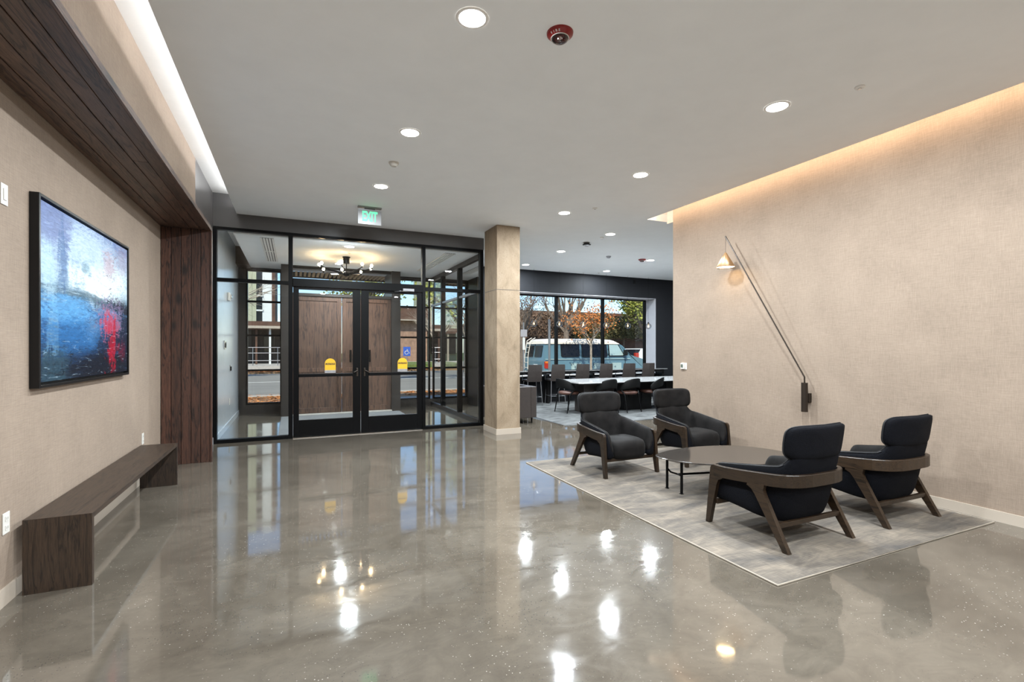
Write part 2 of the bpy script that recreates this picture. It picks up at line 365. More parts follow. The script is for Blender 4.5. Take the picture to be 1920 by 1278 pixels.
# ------------------------------------------------------------------ mesh helpers
class MB:
    def __init__(s): s.bm = bmesh.new()
    def box(s, x0, x1, y0, y1, z0, z1, bevel=0.0):
        r = bmesh.ops.create_cube(s.bm, size=1)
        vs = r['verts']
        for v in vs:
            v.co = Vector(((x0+x1)/2 + v.co.x*(x1-x0), (y0+y1)/2 + v.co.y*(y1-y0), (z0+z1)/2 + v.co.z*(z1-z0)))
        if bevel:
            es = list({e for v in vs for e in v.link_edges})
            bmesh.ops.bevel(s.bm, geom=es, offset=bevel, segments=2, affect='EDGES', profile=0.5)
        return s
    def prism(s, poly, t0, t1, axis='X', shift=None):
        """poly in the plane normal to axis; shift(p, side)->offset"""
        def mk(a, b, t):
            return {'X': (t, a, b), 'Y': (a, t, b), 'Z': (a, b, t)}[axis]
        A = [s.bm.verts.new(mk(a, b, t0)) for a, b in poly]
        B = [s.bm.verts.new(mk(a, b, t1)) for a, b in poly]
        if shift:
            for v in A+B: v.co += Vector(shift(v.co))
        s.bm.faces.new(A[::-1]); s.bm.faces.new(B)
        k = len(poly)
        for i in range(k): s.bm.faces.new((A[i], A[(i+1) % k], B[(i+1) % k], B[i]))
        return s
    def tube(s, pts, r, n=8, closed=False, caps=True):
        pts = [Vector(p) for p in pts]; k = len(pts)
        rs = r if isinstance(r, (list, tuple)) else [r]*k
        rings = []; up = Vector((0, 0, 1)); prev = None
        for i, p in enumerate(pts):
            if closed: d = pts[(i+1) % k] - pts[i-1]
            elif i == 0: d = pts[1]-pts[0]
            elif i == k-1: d = pts[-1]-pts[-2]
            else: d = (pts[i+1]-p).normalized() + (p-pts[i-1]).normalized()
            if d.length < 1e-9: d = Vector((0, 0, 1))
            d.normalize()
            if prev is None:
                a = d.cross(up if abs(d.z) < 0.95 else Vector((1, 0, 0))).normalized()
            else:
                a = (prev - d*prev.dot(d))
                a = a.normalized() if a.length > 1e-6 else d.cross(up).normalized()
            prev = a; b = d.cross(a)
            rings.append([s.bm.verts.new(p + (a*math.cos(2*PI*j/n) + b*math.sin(2*PI*j/n))*rs[i]) for j in range(n)])
        for i in range(k if closed else k-1):
            A, B = rings[i], rings[(i+1) % k]
            for j in range(n): s.bm.faces.new((A[j], A[(j+1) % n], B[(j+1) % n], B[j]))
        if not closed and caps:
            s.bm.faces.new(rings[0][::-1]); s.bm.faces.new(rings[-1])
        return s
    def lathe(s, prof, c=(0, 0, 0), n=24, sx=1, sy=1, caps=True):
        rings = []
        for r, z in prof:
            rings.append([s.bm.verts.new((c[0]+r*sx*math.cos(2*PI*j/n), c[1]+r*sy*math.sin(2*PI*j/n), c[2]+z)) for j in range(n)] if r > 1e-6
                         else [s.bm.verts.new((c[0], c[1], c[2]+z))])
        for A, B in zip(rings, rings[1:]):
            for j in range(n):
                a0, a1 = A[j % len(A)], A[(j+1) % len(A)]; b0, b1 = B[j % len(B)], B[(j+1) % len(B)]
                f = [a0]
                for v in (a1, b1, b0):
                    if v not in f: f.append(v)
                if len(f) > 2: s.bm.faces.new(f)
        if caps and len(rings[0]) > 1: s.bm.faces.new(rings[0][::-1])
        if caps and len(rings[-1]) > 1: s.bm.faces.new(rings[-1])
        return s
    def loft(s, loops, closed_sec=True, caps=True, start=True, end=True):
        R = [[s.bm.verts.new(p) for p in L] for L in loops]
        k = len(R[0])
        for A, B in zip(R, R[1:]):
            for j in range(k if closed_sec else k-1): s.bm.faces.new((A[j], A[(j+1) % k], B[(j+1) % k], B[j]))
        if caps and start: s.bm.faces.new(R[0][::-1])
        if caps and end: s.bm.faces.new(R[-1])
        return s
    def quad(s, *p):
        s.bm.faces.new([s.bm.verts.new(q) for q in p]); return s
def obj(name, mb, mat, parent=None, smooth=False, subsurf=0, loc=None):
    bm = mb.bm if isinstance(mb, MB) else mb
    bmesh.ops.recalc_face_normals(bm, faces=bm.faces)
    me = bpy.data.meshes.new(name); bm.to_mesh(me); bm.free()
    me.materials.append(M[mat])
    if smooth:
        for p in me.polygons: p.use_smooth = True
    o = bpy.data.objects.new(name, me); C.objects.link(o)
    if parent: o.parent = parent
    if loc: o.location = loc
    if subsurf:
        md = o.modifiers.new('subd', 'SUBSURF'); md.levels = md.render_levels = subsurf
    return o
def tag(o, label=None, cat=None, group=None, kind=None):
    if label: o['label'] = label
    if cat: o['category'] = cat
    if group: o['group'] = group
    if kind: o['kind'] = kind
    return o
def thing(name, label, cat, loc=(0, 0, 0), rz=0, group=None, kind=None):
    o = bpy.data.objects.new(name, None); C.objects.link(o); o.empty_display_size = 0.1
    o.location = loc; o.rotation_euler = (0, 0, rz)
    return tag(o, label, cat, group, kind)
def structure(name, mb=None, mat=None, parent=None, label=None):
    if mb is None:
        o = bpy.data.objects.new(name, None); C.objects.link(o)
    else:
        o = obj(name, mb, mat, parent)
    if parent is None: o['kind'] = 'structure'
    if label: o['label'] = label
    return o
def dup(root, loc, rz, label=None, group=None):
    r = root.copy(); C.objects.link(r); r.location = loc; r.rotation_euler = (0, 0, rz)
    if label: r['label'] = label
    if group: r['group'] = group
    for ch in list(root.children):
        c = ch.copy(); C.objects.link(c); c.parent = r
        for g in ch.children:
            d = g.copy(); C.objects.link(d); d.parent = c
    return r
def box(*a, **k): return MB().box(*a, **k)
def text_obj(name, body, size, mat, loc, rot, parent=None, extrude=0.001, width=None, bold=0.0):
    cu = bpy.data.curves.new('txt', 'FONT'); cu.body = body; cu.size = size; cu.extrude = extrude; cu.offset = bold
    cu.align_x = 'CENTER'; cu.align_y = 'CENTER'
    t = bpy.data.objects.new('txt', cu); C.objects.link(t)
    dg = bpy.context.evaluated_depsgraph_get(); dg.update()
    me = bpy.data.meshes.new_from_object(t.evaluated_get(dg))
    bpy.data.objects.remove(t)
    me.materials.clear(); me.materials.append(M[mat])
    if width:
        xs = [v.co.x for v in me.vertices]; k = width/(max(xs)-min(xs))
        for v in me.vertices: v.co.x *= k
    o = bpy.data.objects.new(name, me); C.objects.link(o)
    o.location = loc; o.rotation_euler = rot
    if parent: o.parent = parent
    return o

# ------------------------------------------------------------------ the room
H = 3.53
structure('floor', box(-1.7, 12.2, -4.2, 12.35, -0.12, 0.0), 'polished_concrete')
cl = structure('ceiling', box(-0.79, 5.21, -4.2, 8.6, H, H+0.12), 'ceiling_paint')
structure('ceiling_panel', box(3.3, 5.21, 8.6, 12.4, H, H+0.12), 'ceiling_paint', cl)
structure('ceiling_panel', box(5.21, 12.2, 6.24, 12.4, H, H+0.12), 'ceiling_paint', cl)
structure('slot_ceiling', box(-1.35, -0.4, -4.2, 8.75, 3.82, 3.9), 'white_paint', cl)
structure('slot_ceiling', box(5.0, 5.7, -4.2, 6.3, 3.84, 3.9), 'white_paint', cl)
structure('slot_end', box(5.21, 5.9, 6.24, 6.3, 3.65, 3.84), 'white_paint', cl)
structure('slot_end', box(5.62, 5.66, 5.85, 6.24, 3.50, 3.84), 'white_paint', cl)
structure('slot_side', box(-0.45, -0.40, -4.2, 8.75, 3.65, 3.82), 'white_paint', cl)
structure('slot_side', box(5.0, 5.04, -4.2, 6.3, 3.65, 3.84), 'white_paint', cl)
vc = structure('ceiling_vestibule', box(-0.85, 3.28, 8.7, 12.4, 3.25, 3.32), 'ceiling_paint')
structure('slot_ceiling', box(-1.1, -0.85, 8.7, 11.6, 3.59, 3.64), 'ceiling_paint', vc)
structure('slot_bulkhead', box(-1.1, -0.85, 11.6, 12.3, 3.22, 3.6), 'bronze_metal', vc)
structure('slot_side', box(-0.86, -0.82, 8.7, 12.3, 3.32, 3.62), 'ceiling_paint', vc)
structure('roof', box(-2.0, 12.6, -4.5, 12.45, 3.95, 4.15), 'far_dark')
structure('wall_left', box(-1.65, -1.49, -4.2, 7.4, 0, 3.0), 'linen_wallcovering')
structure('wall_left_upper', box(-1.3, -1.11, -4.2, 7.15, 3.0, 3.95), 'linen_wallcovering')
structure('wall_left_end', box(-1.65, -1.11, 7.31, 8.7, 0, 3.95), 'charcoal_paint')
structure('wall_left_end_upper', box(-1.3, -1.11, 7.15, 7.31, 3.0, 3.95), 'charcoal_paint')
structure('wall_right', box(5.39, 5.64, -4.2, 5.85, 0, 3.95), 'linen_wallcovering')
structure('wall_back', box(-1.65, 5.64, -4.35, -4.2, 0, 3.95), 'linen_wallcovering')
structure('wall_side_room', box(5.64, 12.2, 5.70, 5.85, 0, 3.95), 'charcoal_paint')
structure('wall_far_right', box(12.2, 12.35, 5.7, 12.4, 0, 3.95), 'dark_wall_paint')
structure('wall_header', box(-1.2, 3.29, 8.58, 8.7, 3.31, 3.95), 'charcoal_paint')
structure('baseboard_left', box(-1.49, -1.478, -4.2, 7.25, 0, 0.10), 'baseboard_paint')
structure('baseboard_right', box(5.378, 5.39, -4.2, 5.85, 0, 0.09), 'baseboard_paint')
structure('baseboard_end', box(-1.11, -1.098, 7.4, 8.56, 0, 0.10), 'grey_jamb')

# timber portal round the bench niche: individual boards
tp = structure('trim_1', label='dark stained timber portal over the bench wall')
xs = [-1.487, -1.382, -1.277, -1.172, -1.067, -0.962]
for i in range(5):
    j = 1.5 + i*1.1
    for (a, b_) in ((-4.2, j), (j+0.004, 7.13)) if i in (1, 3) else ((-4.2, 7.13),):
        o = obj('plank', box(xs[i]+0.0028, xs[i+1]-0.0028, a, b_, 2.955+0.002*(i % 2), 2.986, bevel=0.0025), 'stained_cedar', tp)
    o = obj('plank', box(xs[i]+0.0028, xs[i+1]-0.0028, 7.245+0.002*(i % 2), 7.275, 0.0, 2.96, bevel=0.0025), 'stained_cedar_vertical', tp)
obj('fascia_board', box(-0.962, -0.945, -4.2, 7.30, 2.95, 3.0, bevel=0.002), 'stained_cedar', tp)
obj('fascia_board', box(-0.962, -0.945, 7.235, 7.31, 0.0, 2.95, bevel=0.002), 'stained_cedar_vertical', tp)
obj('backing_board', box(-1.49, -0.962, 7.13, 7.24, 2.96, 2.985), 'stained_cedar', tp)
obj('backing_board', box(-1.489, -0.963, -4.2, 7.24, 2.985, 2.992), 'far_dark', tp)
obj('backing_board', box(-1.489, -0.963, 7.27, 7.305, 0.0, 2.98), 'far_dark', tp)
obj('top_board', box(-1.11, -0.962, -4.2, 7.31, 2.99, 3.0), 'stained_cedar', tp)

# concrete column
col = structure('column_1', label='square board-formed concrete column with a low painted plinth')
obj('shaft', box(3.12, 3.55, 7.53, 8.1, 0, H, bevel=0.006), 'board_formed_concrete', col)
obj('plinth', box(3.105, 3.565, 7.515, 8.115, 0, 0.095), 'baseboard_paint', col)
for z_ in (0.0,):
    obj('form_joint', box(3.1185, 3.5515, 7.5285, 8.1015, 2.44, 2.447), 'dark_plastic', col)

# ------------------------------------------------------------------ glazed entrance screen (y = 8.6)
def pane(x0, x1, y0, y1, z0, z1, parent, name='pane', mat='clear_glass'):
    """one thin glass sheet"""
    m = MB()
    if abs(x1-x0) > abs(y1-y0):
        y = (y0+y1)/2; m.quad((x0, y, z0), (x1, y, z0), (x1, y, z1), (x0, y, z1))
    else:
        x = (x0+x1)/2; m.quad((x, y0, z0), (x, y1, z0), (x, y1, z1), (x, y0, z1))
    return obj(name, m, mat, parent)
YS = 8.6
sf = structure('window_1', label='black framed glass entrance screen around the double doors')
def frm(name, x0, x1, z0, z1, y0=YS-0.03, y1=YS+0.07, parent=sf, mat='black_metal'):
    return obj(name, box(x0, x1, y0, y1, z0, z1, bevel=0.003), mat, parent)
frm('jamb', -1.105, -1.055, 0, 3.31); frm('jamb', 3.215, 3.28, 0, 3.31)
frm('mullion', -0.065, 0.0, 0, 3.265); frm('mullion', 2.11, 2.17, 0, 3.265)
frm('head', -1.055, 3.215, 3.265, 3.31)
frm('transom_bar', -1.055, -0.065, 2.475, 2.53); frm('transom_bar', 2.17, 3.215, 2.49, 2.55)
frm('door_header', 0.0, 2.11, 2.45, 2.58, YS-0.06, YS+0.09)
frm('sill', -1.055, -0.065, 0, 0.055); frm('sill', 2.17, 3.215, 0, 0.055)
for (a, b_, c_, d_) in ((-1.055, -0.065, 0.055, 2.475), (-1.055, -0.065, 2.53, 3.265), (0.0, 2.11, 2.58, 3.265), (2.17, 3.215, 0.055, 2.49), (2.17, 3.215, 2.55, 3.265)):
    pane(a, b_, YS+0.02, YS+0.02, c_, d_, sf)
obj('threshold', box(0.0, 2.11, YS-0.06, YS+0.08, 0, 0.012), 'chrome', sf)
def glass_door(name, x0, x1, hinge_left, label):
    d = structure(name, label=label)
    st = 0.105
    y0, y1 = YS-0.02, YS+0.03
    obj('stile', box(x0, x0+(0.085 if hinge_left else 0.125), y0, y1, 0.015, 2.445, bevel=0.003), 'black_metal', d)
    obj('stile', box(x1-(0.125 if hinge_left else 0.085), x1, y0, y1, 0.015, 2.445, bevel=0.003), 'black_metal', d)
    a = x0+(0.085 if hinge_left else 0.125); b_ = x1-(0.125 if hinge_left else 0.085)
    obj('top_rail', box(a, b_, y0, y1, 2.41, 2.445), 'black_metal', d)
    obj('bottom_rail', box(a, b_, y0, y1, 0.015, 0.285, bevel=0.003), 'black_metal', d)
    obj('middle_rail', box(a, b_, y0-0.03, y1+0.01, 0.985, 1.035, bevel=0.005), 'black_metal', d)
    pane(a, b_, YS+0.005, YS+0.005, 0.285, 2.41, d, 'glass_pane')
    hx = b_+0.07 if hinge_left else a-0.07
    obj('handle', MB().box(hx-0.015, hx+0.015, y0-0.012, y0, 0.98, 1.12, bevel=0.004).tube([(hx, y0-0.012, 1.08), (hx, y0-0.05, 1.08), (hx+(-0.06 if hinge_left else 0.06), y0-0.05, 1.05)], 0.009), 'bronze_metal', d)
    sx = (a+b_)/2 + (0.06 if hinge_left else 0.16)
    # sticker: arched yellow panel with a black band, grey strip below
    s_ = obj('warning_sticker', MB().prism([(sx-0.085, 1.09)]+[(sx-0.085*math.cos(PI*k/14), 1.20+0.085*math.sin(PI*k/14)) for k in range(15)]+[(sx+0.085, 1.09)], YS-0.001, YS+0.002, 'Y'), 'sticker_yellow', d)
    obj('sticker_strip', box(sx-0.085, sx+0.085, YS-0.002, YS+0.002, 1.045, 1.09), 'sticker_grey', s_)
    obj('sticker_band', box(sx-0.078, sx+0.078, YS-0.002, YS, 1.178, 1.208), 'sticker_black', s_)
    text_obj('sticker_lettering', 'CAUTION', 0.034, 'sticker_yellow', (sx, YS-0.0025, 1.193), (PI/2, 0, 0), s_, 0.0003)
    text_obj('sticker_lettering', 'AUTOMATIC DOOR', 0.018, 'sticker_black', (sx, YS-0.0025, 1.067), (PI/2, 0, 0), s_, 0.0003)
    return d
glass_door('door_1', 0.004, 1.050, True, 'left leaf of the black framed glass double door')
glass_door('door_2', 1.060, 2.106, False, 'right leaf of the black framed glass double door')
obj('door_closer', MB().box(1.75, 1.95, YS-0.10, YS-0.06, 2.45, 2.50, bevel=0.005).tube([(1.85, YS-0.08, 2.45), (1.7, YS-0.16, 2.44), (1.62, YS-0.04, 2.44)], 0.008), 'grey_metal', sf)

# ------------------------------------------------------------------ vestibule shell
structure('wall_vestibule_left', box(-1.25, -1.09, 8.7, 12.4, 0, 3.64), 'vestibule_paint')
structure('baseboard_vestibule', box(-1.09, -1.075, 8.7, 12.18, 0, 0.10), 'vestibule_paint')
vw = structure('wall_vestibule_back')
def wbx(*a, m='bronze_paint'): return obj('wall_panel', box(*a), m, vw)
wbx(-1.25, -0.95, 12.2, 12.4, 0, 3.6); wbx(-0.95, -0.23, 12.2, 12.4, 0, 0.20); wbx(-0.95, -0.23, 12.2, 12.4, 3.21, 3.6)
wbx(-0.23, -0.08, 11.45, 12.4, 0, 3.25); wbx(2.10, 2.30, 11.45, 12.4, 0, 3.25)
wbx(2.30, 4.2, 12.2, 12.4, 0, 0.16); wbx(2.30, 3.3, 12.2, 12.4, 3.20, 3.6); wbx(3.3, 4.2, 12.2, 12.4, 3.20, 3.6)
wbx(-0.08, 2.10, 11.5, 11.65, 3.20, 3.6)
def win(name, x0, x1, y, z0, z1, bars, label, posts=()):
    o = structure(name, label=label)
    f = 0.035
    for (a, b_) in ((x0, x0+f), (x1-f, x1)) : obj('frame_side', box(a, b_, y-0.04, y+0.05, z0, z1), 'black_metal', o)
    obj('frame_rail', box(x0+f, x1-f, y-0.04, y+0.05, z0, z0+f), 'black_metal', o)
    obj('frame_rail', box(x0+f, x1-f, y-0.04, y+0.05, z1-f, z1), 'black_metal', o)
    for z in bars: obj('glazing_bar', box(x0+f, x1-f, y-0.04, y+0.05, z-0.022, z+0.022), 'black_metal', o)
    xs_ = [x0+f] + [p for q in posts for p in (q-0.03, q+0.03)] + [x1-f]
    for q in posts: obj('mullion', box(q-0.03, q+0.03, y-0.05, y+0.06, z0+f, z1-f), 'black_metal', o)
    zs = [z0+f] + list(bars) + [z1-f]
    for i in range(0, len(xs_), 2):
        for za, zb in zip(zs, zs[1:]): pane(xs_[i], xs_[i+1], y+0.01, y+0.01, za, zb, o)
    return o
win('window_2', -0.95, -0.23, 12.28, 0.20, 3.21, (0.96, 1.74, 2.50), 'tall four-pane window left of the timber entry doors')
win('window_3', 2.30, 3.22, 12.28, 0.16, 3.20, (0.95, 1.73, 2.50), 'tall window right of the timber entry doors')
win('window_4', 3.33, 4.1, 12.28, 0.16, 3.20, (0.95, 1.73, 2.50), 'tall window in the lounge corner behind the glass partition')
# entry bay: frame, transom pane and three timber leaves
eb = structure('window_5', label='dark framed opening with a clear transom above the timber entry doors')
obj('frame_rail', box(-0.08, 2.10, 11.5, 11.62, 2.60, 2.66), 'bronze_paint', eb)
obj('frame_rail', box(-0.08, 2.10, 11.5, 11.62, 3.18, 3.22), 'bronze_paint', eb)
pane(-0.08, 2.10, 11.56, 11.56, 2.66, 3.18, eb)
obj('threshold', box(-0.08, 2.10, 11.40, 12.1, 0.0, 0.02), 'sidewalk_concrete', eb)
def leaf(name, x0, x1, label, handles):
    d = structure(name, label=label)
    y0, y1 = 11.53, 11.58
    obj('panel', box(x0, x1, y0+0.015, y1, 0.025, 2.60), 'entry_door_wood', d)
    for a, b_ in ((x0, x0+0.09), (x1-0.09, x1)): obj('stile', box(a, b_, y0, y0+0.02, 0.025, 2.60, bevel=0.002), 'entry_door_wood', d)
    for za, zb in ((2.5, 2.60), (0.93, 1.02), (0.025, 0.14)): obj('rail', box(x0+0.09, x1-0.09, y0, y0+0.02, za, zb, bevel=0.002), 'entry_door_wood', d)
    for hx in handles: obj('pull_plate', box(hx-0.022, hx+0.022, y0-0.012, y0, 1.14, 1.42, bevel=0.003), 'black_metal', d)
leaf('door_3', -0.075, 0.998, 'left leaf of the brown timber entry doors', ())
leaf('door_4', 1.010, 1.40, 'narrow middle leaf of the brown timber entry doors', (1.19,))
leaf('door_5', 1.404, 2.095, 'right leaf of the brown timber entry doors', (1.61,))
cp = thing('entrance_canopy', 'slatted tan timber canopy outside above the entry doors', 'canopy', (1.15, 12.6, 3.28))
for i in range(27):
    x = -1.30 + i*0.101
    obj('slat', box(x, x+0.052, -0.72, 1.0, 0.02, 0.10), 'tan_slat', cp)
obj('fascia', box(-1.40, 1.46, 1.0, 1.06, -0.01, 0.14), 'bronze_metal', cp)
obj('soffit_board', box(-1.40, 1.46, -0.72, 1.0, 0.24, 0.26), 'far_dark', cp)
for x in (-1.38, 1.40): obj('bracket', box(x, x+0.04, -0.74, 1.0, 0.0, 0.24), 'bronze_metal', cp)
# glass partition on the lounge side
pt = structure('window_6', label='black framed glass partition between vestibule and lounge')
obj('sill', box(3.22, 3.30, 8.7, 12.2, 0, 0.09), 'bronze_paint', pt)
obj('head', box(3.22, 3.30, 8.7, 12.2, 3.16, 3.55), 'bronze_paint', pt)
obj('transom_bar', box(3.225, 3.285, 8.7, 12.2, 2.515, 2.56), 'grey_metal', pt)
ys_ = [8.7, 9.90, 9.98, 11.17, 11.25, 12.2]
for y in (9.94, 11.21): obj('post', box(3.21, 3.31, y-0.04, y+0.04, 0.09, 3.16), 'black_metal', pt)
for i in (0, 2, 4):
    pane(3.26, 3.26, ys_[i], ys_[i+1], 0.09, 2.515, pt); pane(3.26, 3.26, ys_[i], ys_[i+1], 2.56, 3.16, pt)

# ------------------------------------------------------------------ lounge window wall
fw_ = structure('wall_far')
def fbx(*a, m='dark_wall_paint'): return obj('wall_panel', box(*a), m, fw_)
fbx(4.15, 5.0, 11.52, 12.1, 0, 3.95); fbx(5.0, 9.93, 11.52, 12.1, 2.94, 3.95); fbx(5.0, 9.93, 11.52, 12.1, 0, 0.70); fbx(9.93, 12.2, 11.52, 12.1, 0, 3.95)
obj('reveal', box(9.925, 9.94, 11.515, 11.96, 0.70, 2.945), 'grey_jamb', fw_)
obj('reveal', box(5.0, 9.93, 11.515, 11.96, 2.935, 2.945), 'grey_jamb', fw_)
obj('window_stool', box(5.0, 9.93, 11.50, 11.96, 0.695, 0.715), 'white_paint', fw_)
fbx(4.15, 4.25, 11.65, 12.1, 3.0, 3.95); fbx(4.15, 4.25, 11.52, 11.56, 0, 3.2)
fbx(4.1, 4.25, 11.4, 12.3, 3.15, 3.95)
win('window_7', 5.0, 9.925, 11.98, 0.72, 2.935, (), 'wide window over the counter looking onto the street', (5.22, 6.78, 8.35))
obj('wall_speaker', box(9.10, 9.18, 11.50, 11.52, 3.34, 3.46, bevel=0.003), 'black_metal', fw_)
# counter along the window
ct = thing('window_counter', 'long dark counter running under the wide street window', 'counter', (7.3, 11.3, 0))
obj('counter_top', box(-2.75, 2.72, -0.2, 0.2, 0.845, 0.87, bevel=0.003), 'counter_top', ct)
obj('apron', box(-2.72, 2.60, -0.17, -0.13, 0.775, 0.845), 'black_satin', ct)
for x in (-2.6, -1.2, 0.2, 1.6, 2.62): obj('leg', box(x-0.03, x+0.03, -0.12, 0.12, 0, 0.845), 'black_satin', ct)

# ------------------------------------------------------------------ ceiling lights and devices
dl0 = None
def downlight(x, y, label, z=H, power=DOWN_W):
    global dl0
    if dl0 is None:
        dl0 = thing('downlight', label, 'downlight', (x, y, z), 0, 'round recessed downlights')
        obj('lens', MB().lathe([(0.0, -0.004), (0.084, -0.004), (0.084, 0.0), (0, 0.0)]), 'lamp_disc', dl0)
        obj('trim_ring', MB().lathe([(0.085, -0.0045), (0.098, -0.006), (0.104, -0.001)], caps=False), 'white_paint', dl0)
        o = dl0
    else: o = dup(dl0, (x, y, z), 0, label)
    area('downlight_lamp', (x, y, z-0.015), (0, 0, 0), 0.17, 0.17, power, (0.85, 0.94, 1.0), PI, 'DISK')
    return o
for x, y, l in ((1.03, 2.89, 'large bright downlight at top centre beside the red fire alarm'),
                (1.03, 4.67, 'downlight between the exit sign and the nearest left-hand downlight'),
                (1.03, 6.37, 'downlight just above the green exit sign'),
                (3.80, 2.87, 'nearest downlight on the right, over the navy armchairs'),
                (3.80, 4.67, 'second downlight on the right, over the charcoal armchairs'),
                (3.80, 6.46, 'third downlight in the right-hand row, up and right of the concrete column'),
                (5.27, 7.32, 'downlight just left of the end of the wall light slot'),
                (5.24, 9.05, 'downlight left of the grey ceiling sensor in the lounge'),
                (5.27, 10.85, 'downlight nearest the column in front of the dark window wall'),
                (7.69, 9.10, 'downlight right beside the small red lounge alarm'),
                (7.69, 10.85, 'farthest right downlight, close to the window wall')):
    downlight(x, y, l)
for x, sd in ((1.03, 'left'), (3.8, 'right')):
    for y, od in ((1.1, 'first'), (-0.7, 'second'), (-2.5, 'third')): downlight(x, y, 'downlight out of view, %s row, %s one behind the camera' % (sd, od))
for x, y, l in ((9.9, 9.1, 'downlight of the lounge hidden by the beige wall, rear right'), (9.9, 7.4, 'downlight of the lounge hidden by the beige wall, front right'), (7.69, 7.4, 'downlight of the lounge hidden just behind the beige wall edge')): downlight(x, y, l)
downlight(0.909, 9.0, 'downlight in the vestibule above the doors', 3.25, 70)
downlight(0.925, 10.75, 'downlight behind the chandelier stem', 3.25, 70)

def sprinkler(x, y, label, z=H):
    t = thing('ceiling_sprinkler', label, 'sprinkler', (x, y, z), 0)
    obj('cover_plate', MB().lathe([(0, -0.012), (0.03, -0.012), (0.036, -0.006), (0.036, 0)]), 'white_paint', t)
    obj('deflector', MB().lathe([(0, -0.02), (0.012, -0.02), (0.012, -0.012)], n=10), 'chrome', t)
sprinkler(4.11, 2.38, 'small sprinkler cap on the ceiling at upper right')
sprinkler(4.08, 6.05, 'small sprinkler cap near the third right-hand downlight')
sprinkler(5.28, 7.60, 'small sprinkler cap beside the downlight near the wall slot')
sprinkler(7.66, 11.17, 'small sprinkler cap close to the far window wall')
sprinkler(0.974, 9.6, 'small sprinkler cap in the vestibule ceiling', 3.25)
t = thing('smoke_detector', 'round grey-white smoke detector between the exit sign and downlights', 'detector', (1.03, 5.50, H))
obj('base', MB().lathe([(0.055, -0.012), (0.058, 0), (0, 0)]), 'white_plastic', t)
obj('cap', MB().lathe([(0, -0.045), (0.03, -0.043), (0.045, -0.028), (0.05, -0.012)]), 'white_plastic', t)
t = thing('smoke_detector', 'small grey sensor on the lounge ceiling right of the lounge downlight', 'detector', (6.49, 9.08, H))
obj('base', MB().lathe([(0.055, -0.012), (0.058, 0), (0, 0)]), 'grey_jamb', t)
obj('cap', MB().lathe([(0, -0.05), (0.03, -0.045), (0.045, -0.028), (0.05, -0.012)]), 'grey_jamb', t)
t = thing('ceiling_camera', 'dark ringed dome device on the lounge ceiling', 'camera', (5.27, 8.10, H))
obj('mount', MB().lathe([(0.055, -0.03), (0.06, 0), (0, 0)]), 'dark_plastic', t)
obj('ring', MB().lathe([(0.07, -0.05), (0.085, -0.04), (0.07, -0.03), (0.055, -0.03)]), 'black_metal', t)
obj('dome', MB().lathe([(0, -0.075), (0.035, -0.068), (0.06, -0.05)]), 'grey_jamb', t, smooth=True)
def fire_alarm(x, y, label, s=1.0):
    t = thing('fire_alarm', label, 'alarm', (x, y, H))
    obj('housing', MB().lathe([(0, -0.034*s), (0.055*s, -0.034*s), (0.085*s, -0.012*s), (0.088*s, 0), (0, 0)], n=36), 'red_plastic', t, smooth=False)
    obj('lens', MB().lathe([(0.0, -0.062*s), (0.03*s, -0.06*s), (0.05*s, -0.05*s), (0.058*s, -0.034*s)], n=28), 'strobe_lens', t, smooth=True)
    obj('strobe', MB().lathe([(0, -0.05*s), (0.018*s, -0.046*s), (0.022*s, -0.034*s)], n=12), 'chrome', t)
    obj('rim', MB().tube([(0.058*s*math.cos(a), 0.058*s*math.sin(a), -0.035*s) for a in [2*PI*k/28 for k in range(28)]], 0.003*s, 6, closed=True), 'white_plastic', t)
    return t
fa = fire_alarm(1.607, 2.79, 'large red fire alarm strobe on the ceiling at top centre')
for k, ch in enumerate('FIRE'):
    a = math.radians(192 + k*15); rad = Vector((math.cos(a), math.sin(a), 0)); tx = Vector((-math.sin(a), math.cos(a), 0))
    yv = (rad*0.806 + Vector((0, 0, 0.591))).normalized(); zv = tx.cross(yv)
    o = text_obj('lettering', ch, 0.021, 'white_plastic', rad*0.0705 + Vector((0, 0, -0.0235)) + zv*0.0008, (0, 0, 0), fa, 0.0006, bold=0.0004)
    o.rotation_euler = Matrix((tx, yv, zv)).transposed().to_euler()
fire_alarm(7.434, 9.08, 'small distant red fire alarm beside a lounge downlight')
# exit sign
t = thing('exit_sign', 'green lit edge-glow exit sign hanging over the glass doors', 'sign', (1.03, 7.37, H))
obj('canopy', box(-0.17, 0.17, -0.03, 0.03, -0.02, 0.0, bevel=0.003), 'grey_metal', t)
obj('light_bar', box(-0.075, 0.075, -0.012, 0.012, -0.042, -0.02), 'dark_plastic', t)
obj('mount_bar', box(-0.155, 0.155, -0.008, 0.008, -0.05, -0.042), 'grey_metal', t)
obj('panel', box(-0.165, 0.165, -0.006, 0.006, -0.26, -0.05, bevel=0.001), 'sign_panel', t)
text_obj('lettering', 'EXIT', 0.20, 'exit_green', (0.0, -0.0075, -0.15), (PI/2, 0, 0), t, 0.001, width=0.215, bold=0.006)
# vestibule slot diffusers
def diffuser(x, label):
    t = thing('air_diffuser', label, 'vent', (x, 10.0, 3.25))
    obj('backing', box(-0.10, 0.10, -1.15, 1.15, -0.004, 0.0), 'dark_plastic', t)
    for k in range(5): obj('blade', box(-0.10+k*0.044, -0.10+k*0.042+0.032, -1.15, 1.15, -0.014, -0.004), 'white_paint', t)
    obj('end_cap', box(-0.10, 0.10, -0.02, 0.02, -0.015, -0.004), 'white_paint', t)
diffuser(-0.39, 'white slotted air diffuser in the vestibule ceiling at left')
diffuser(2.72, 'white slotted air diffuser in the vestibule ceiling at right')
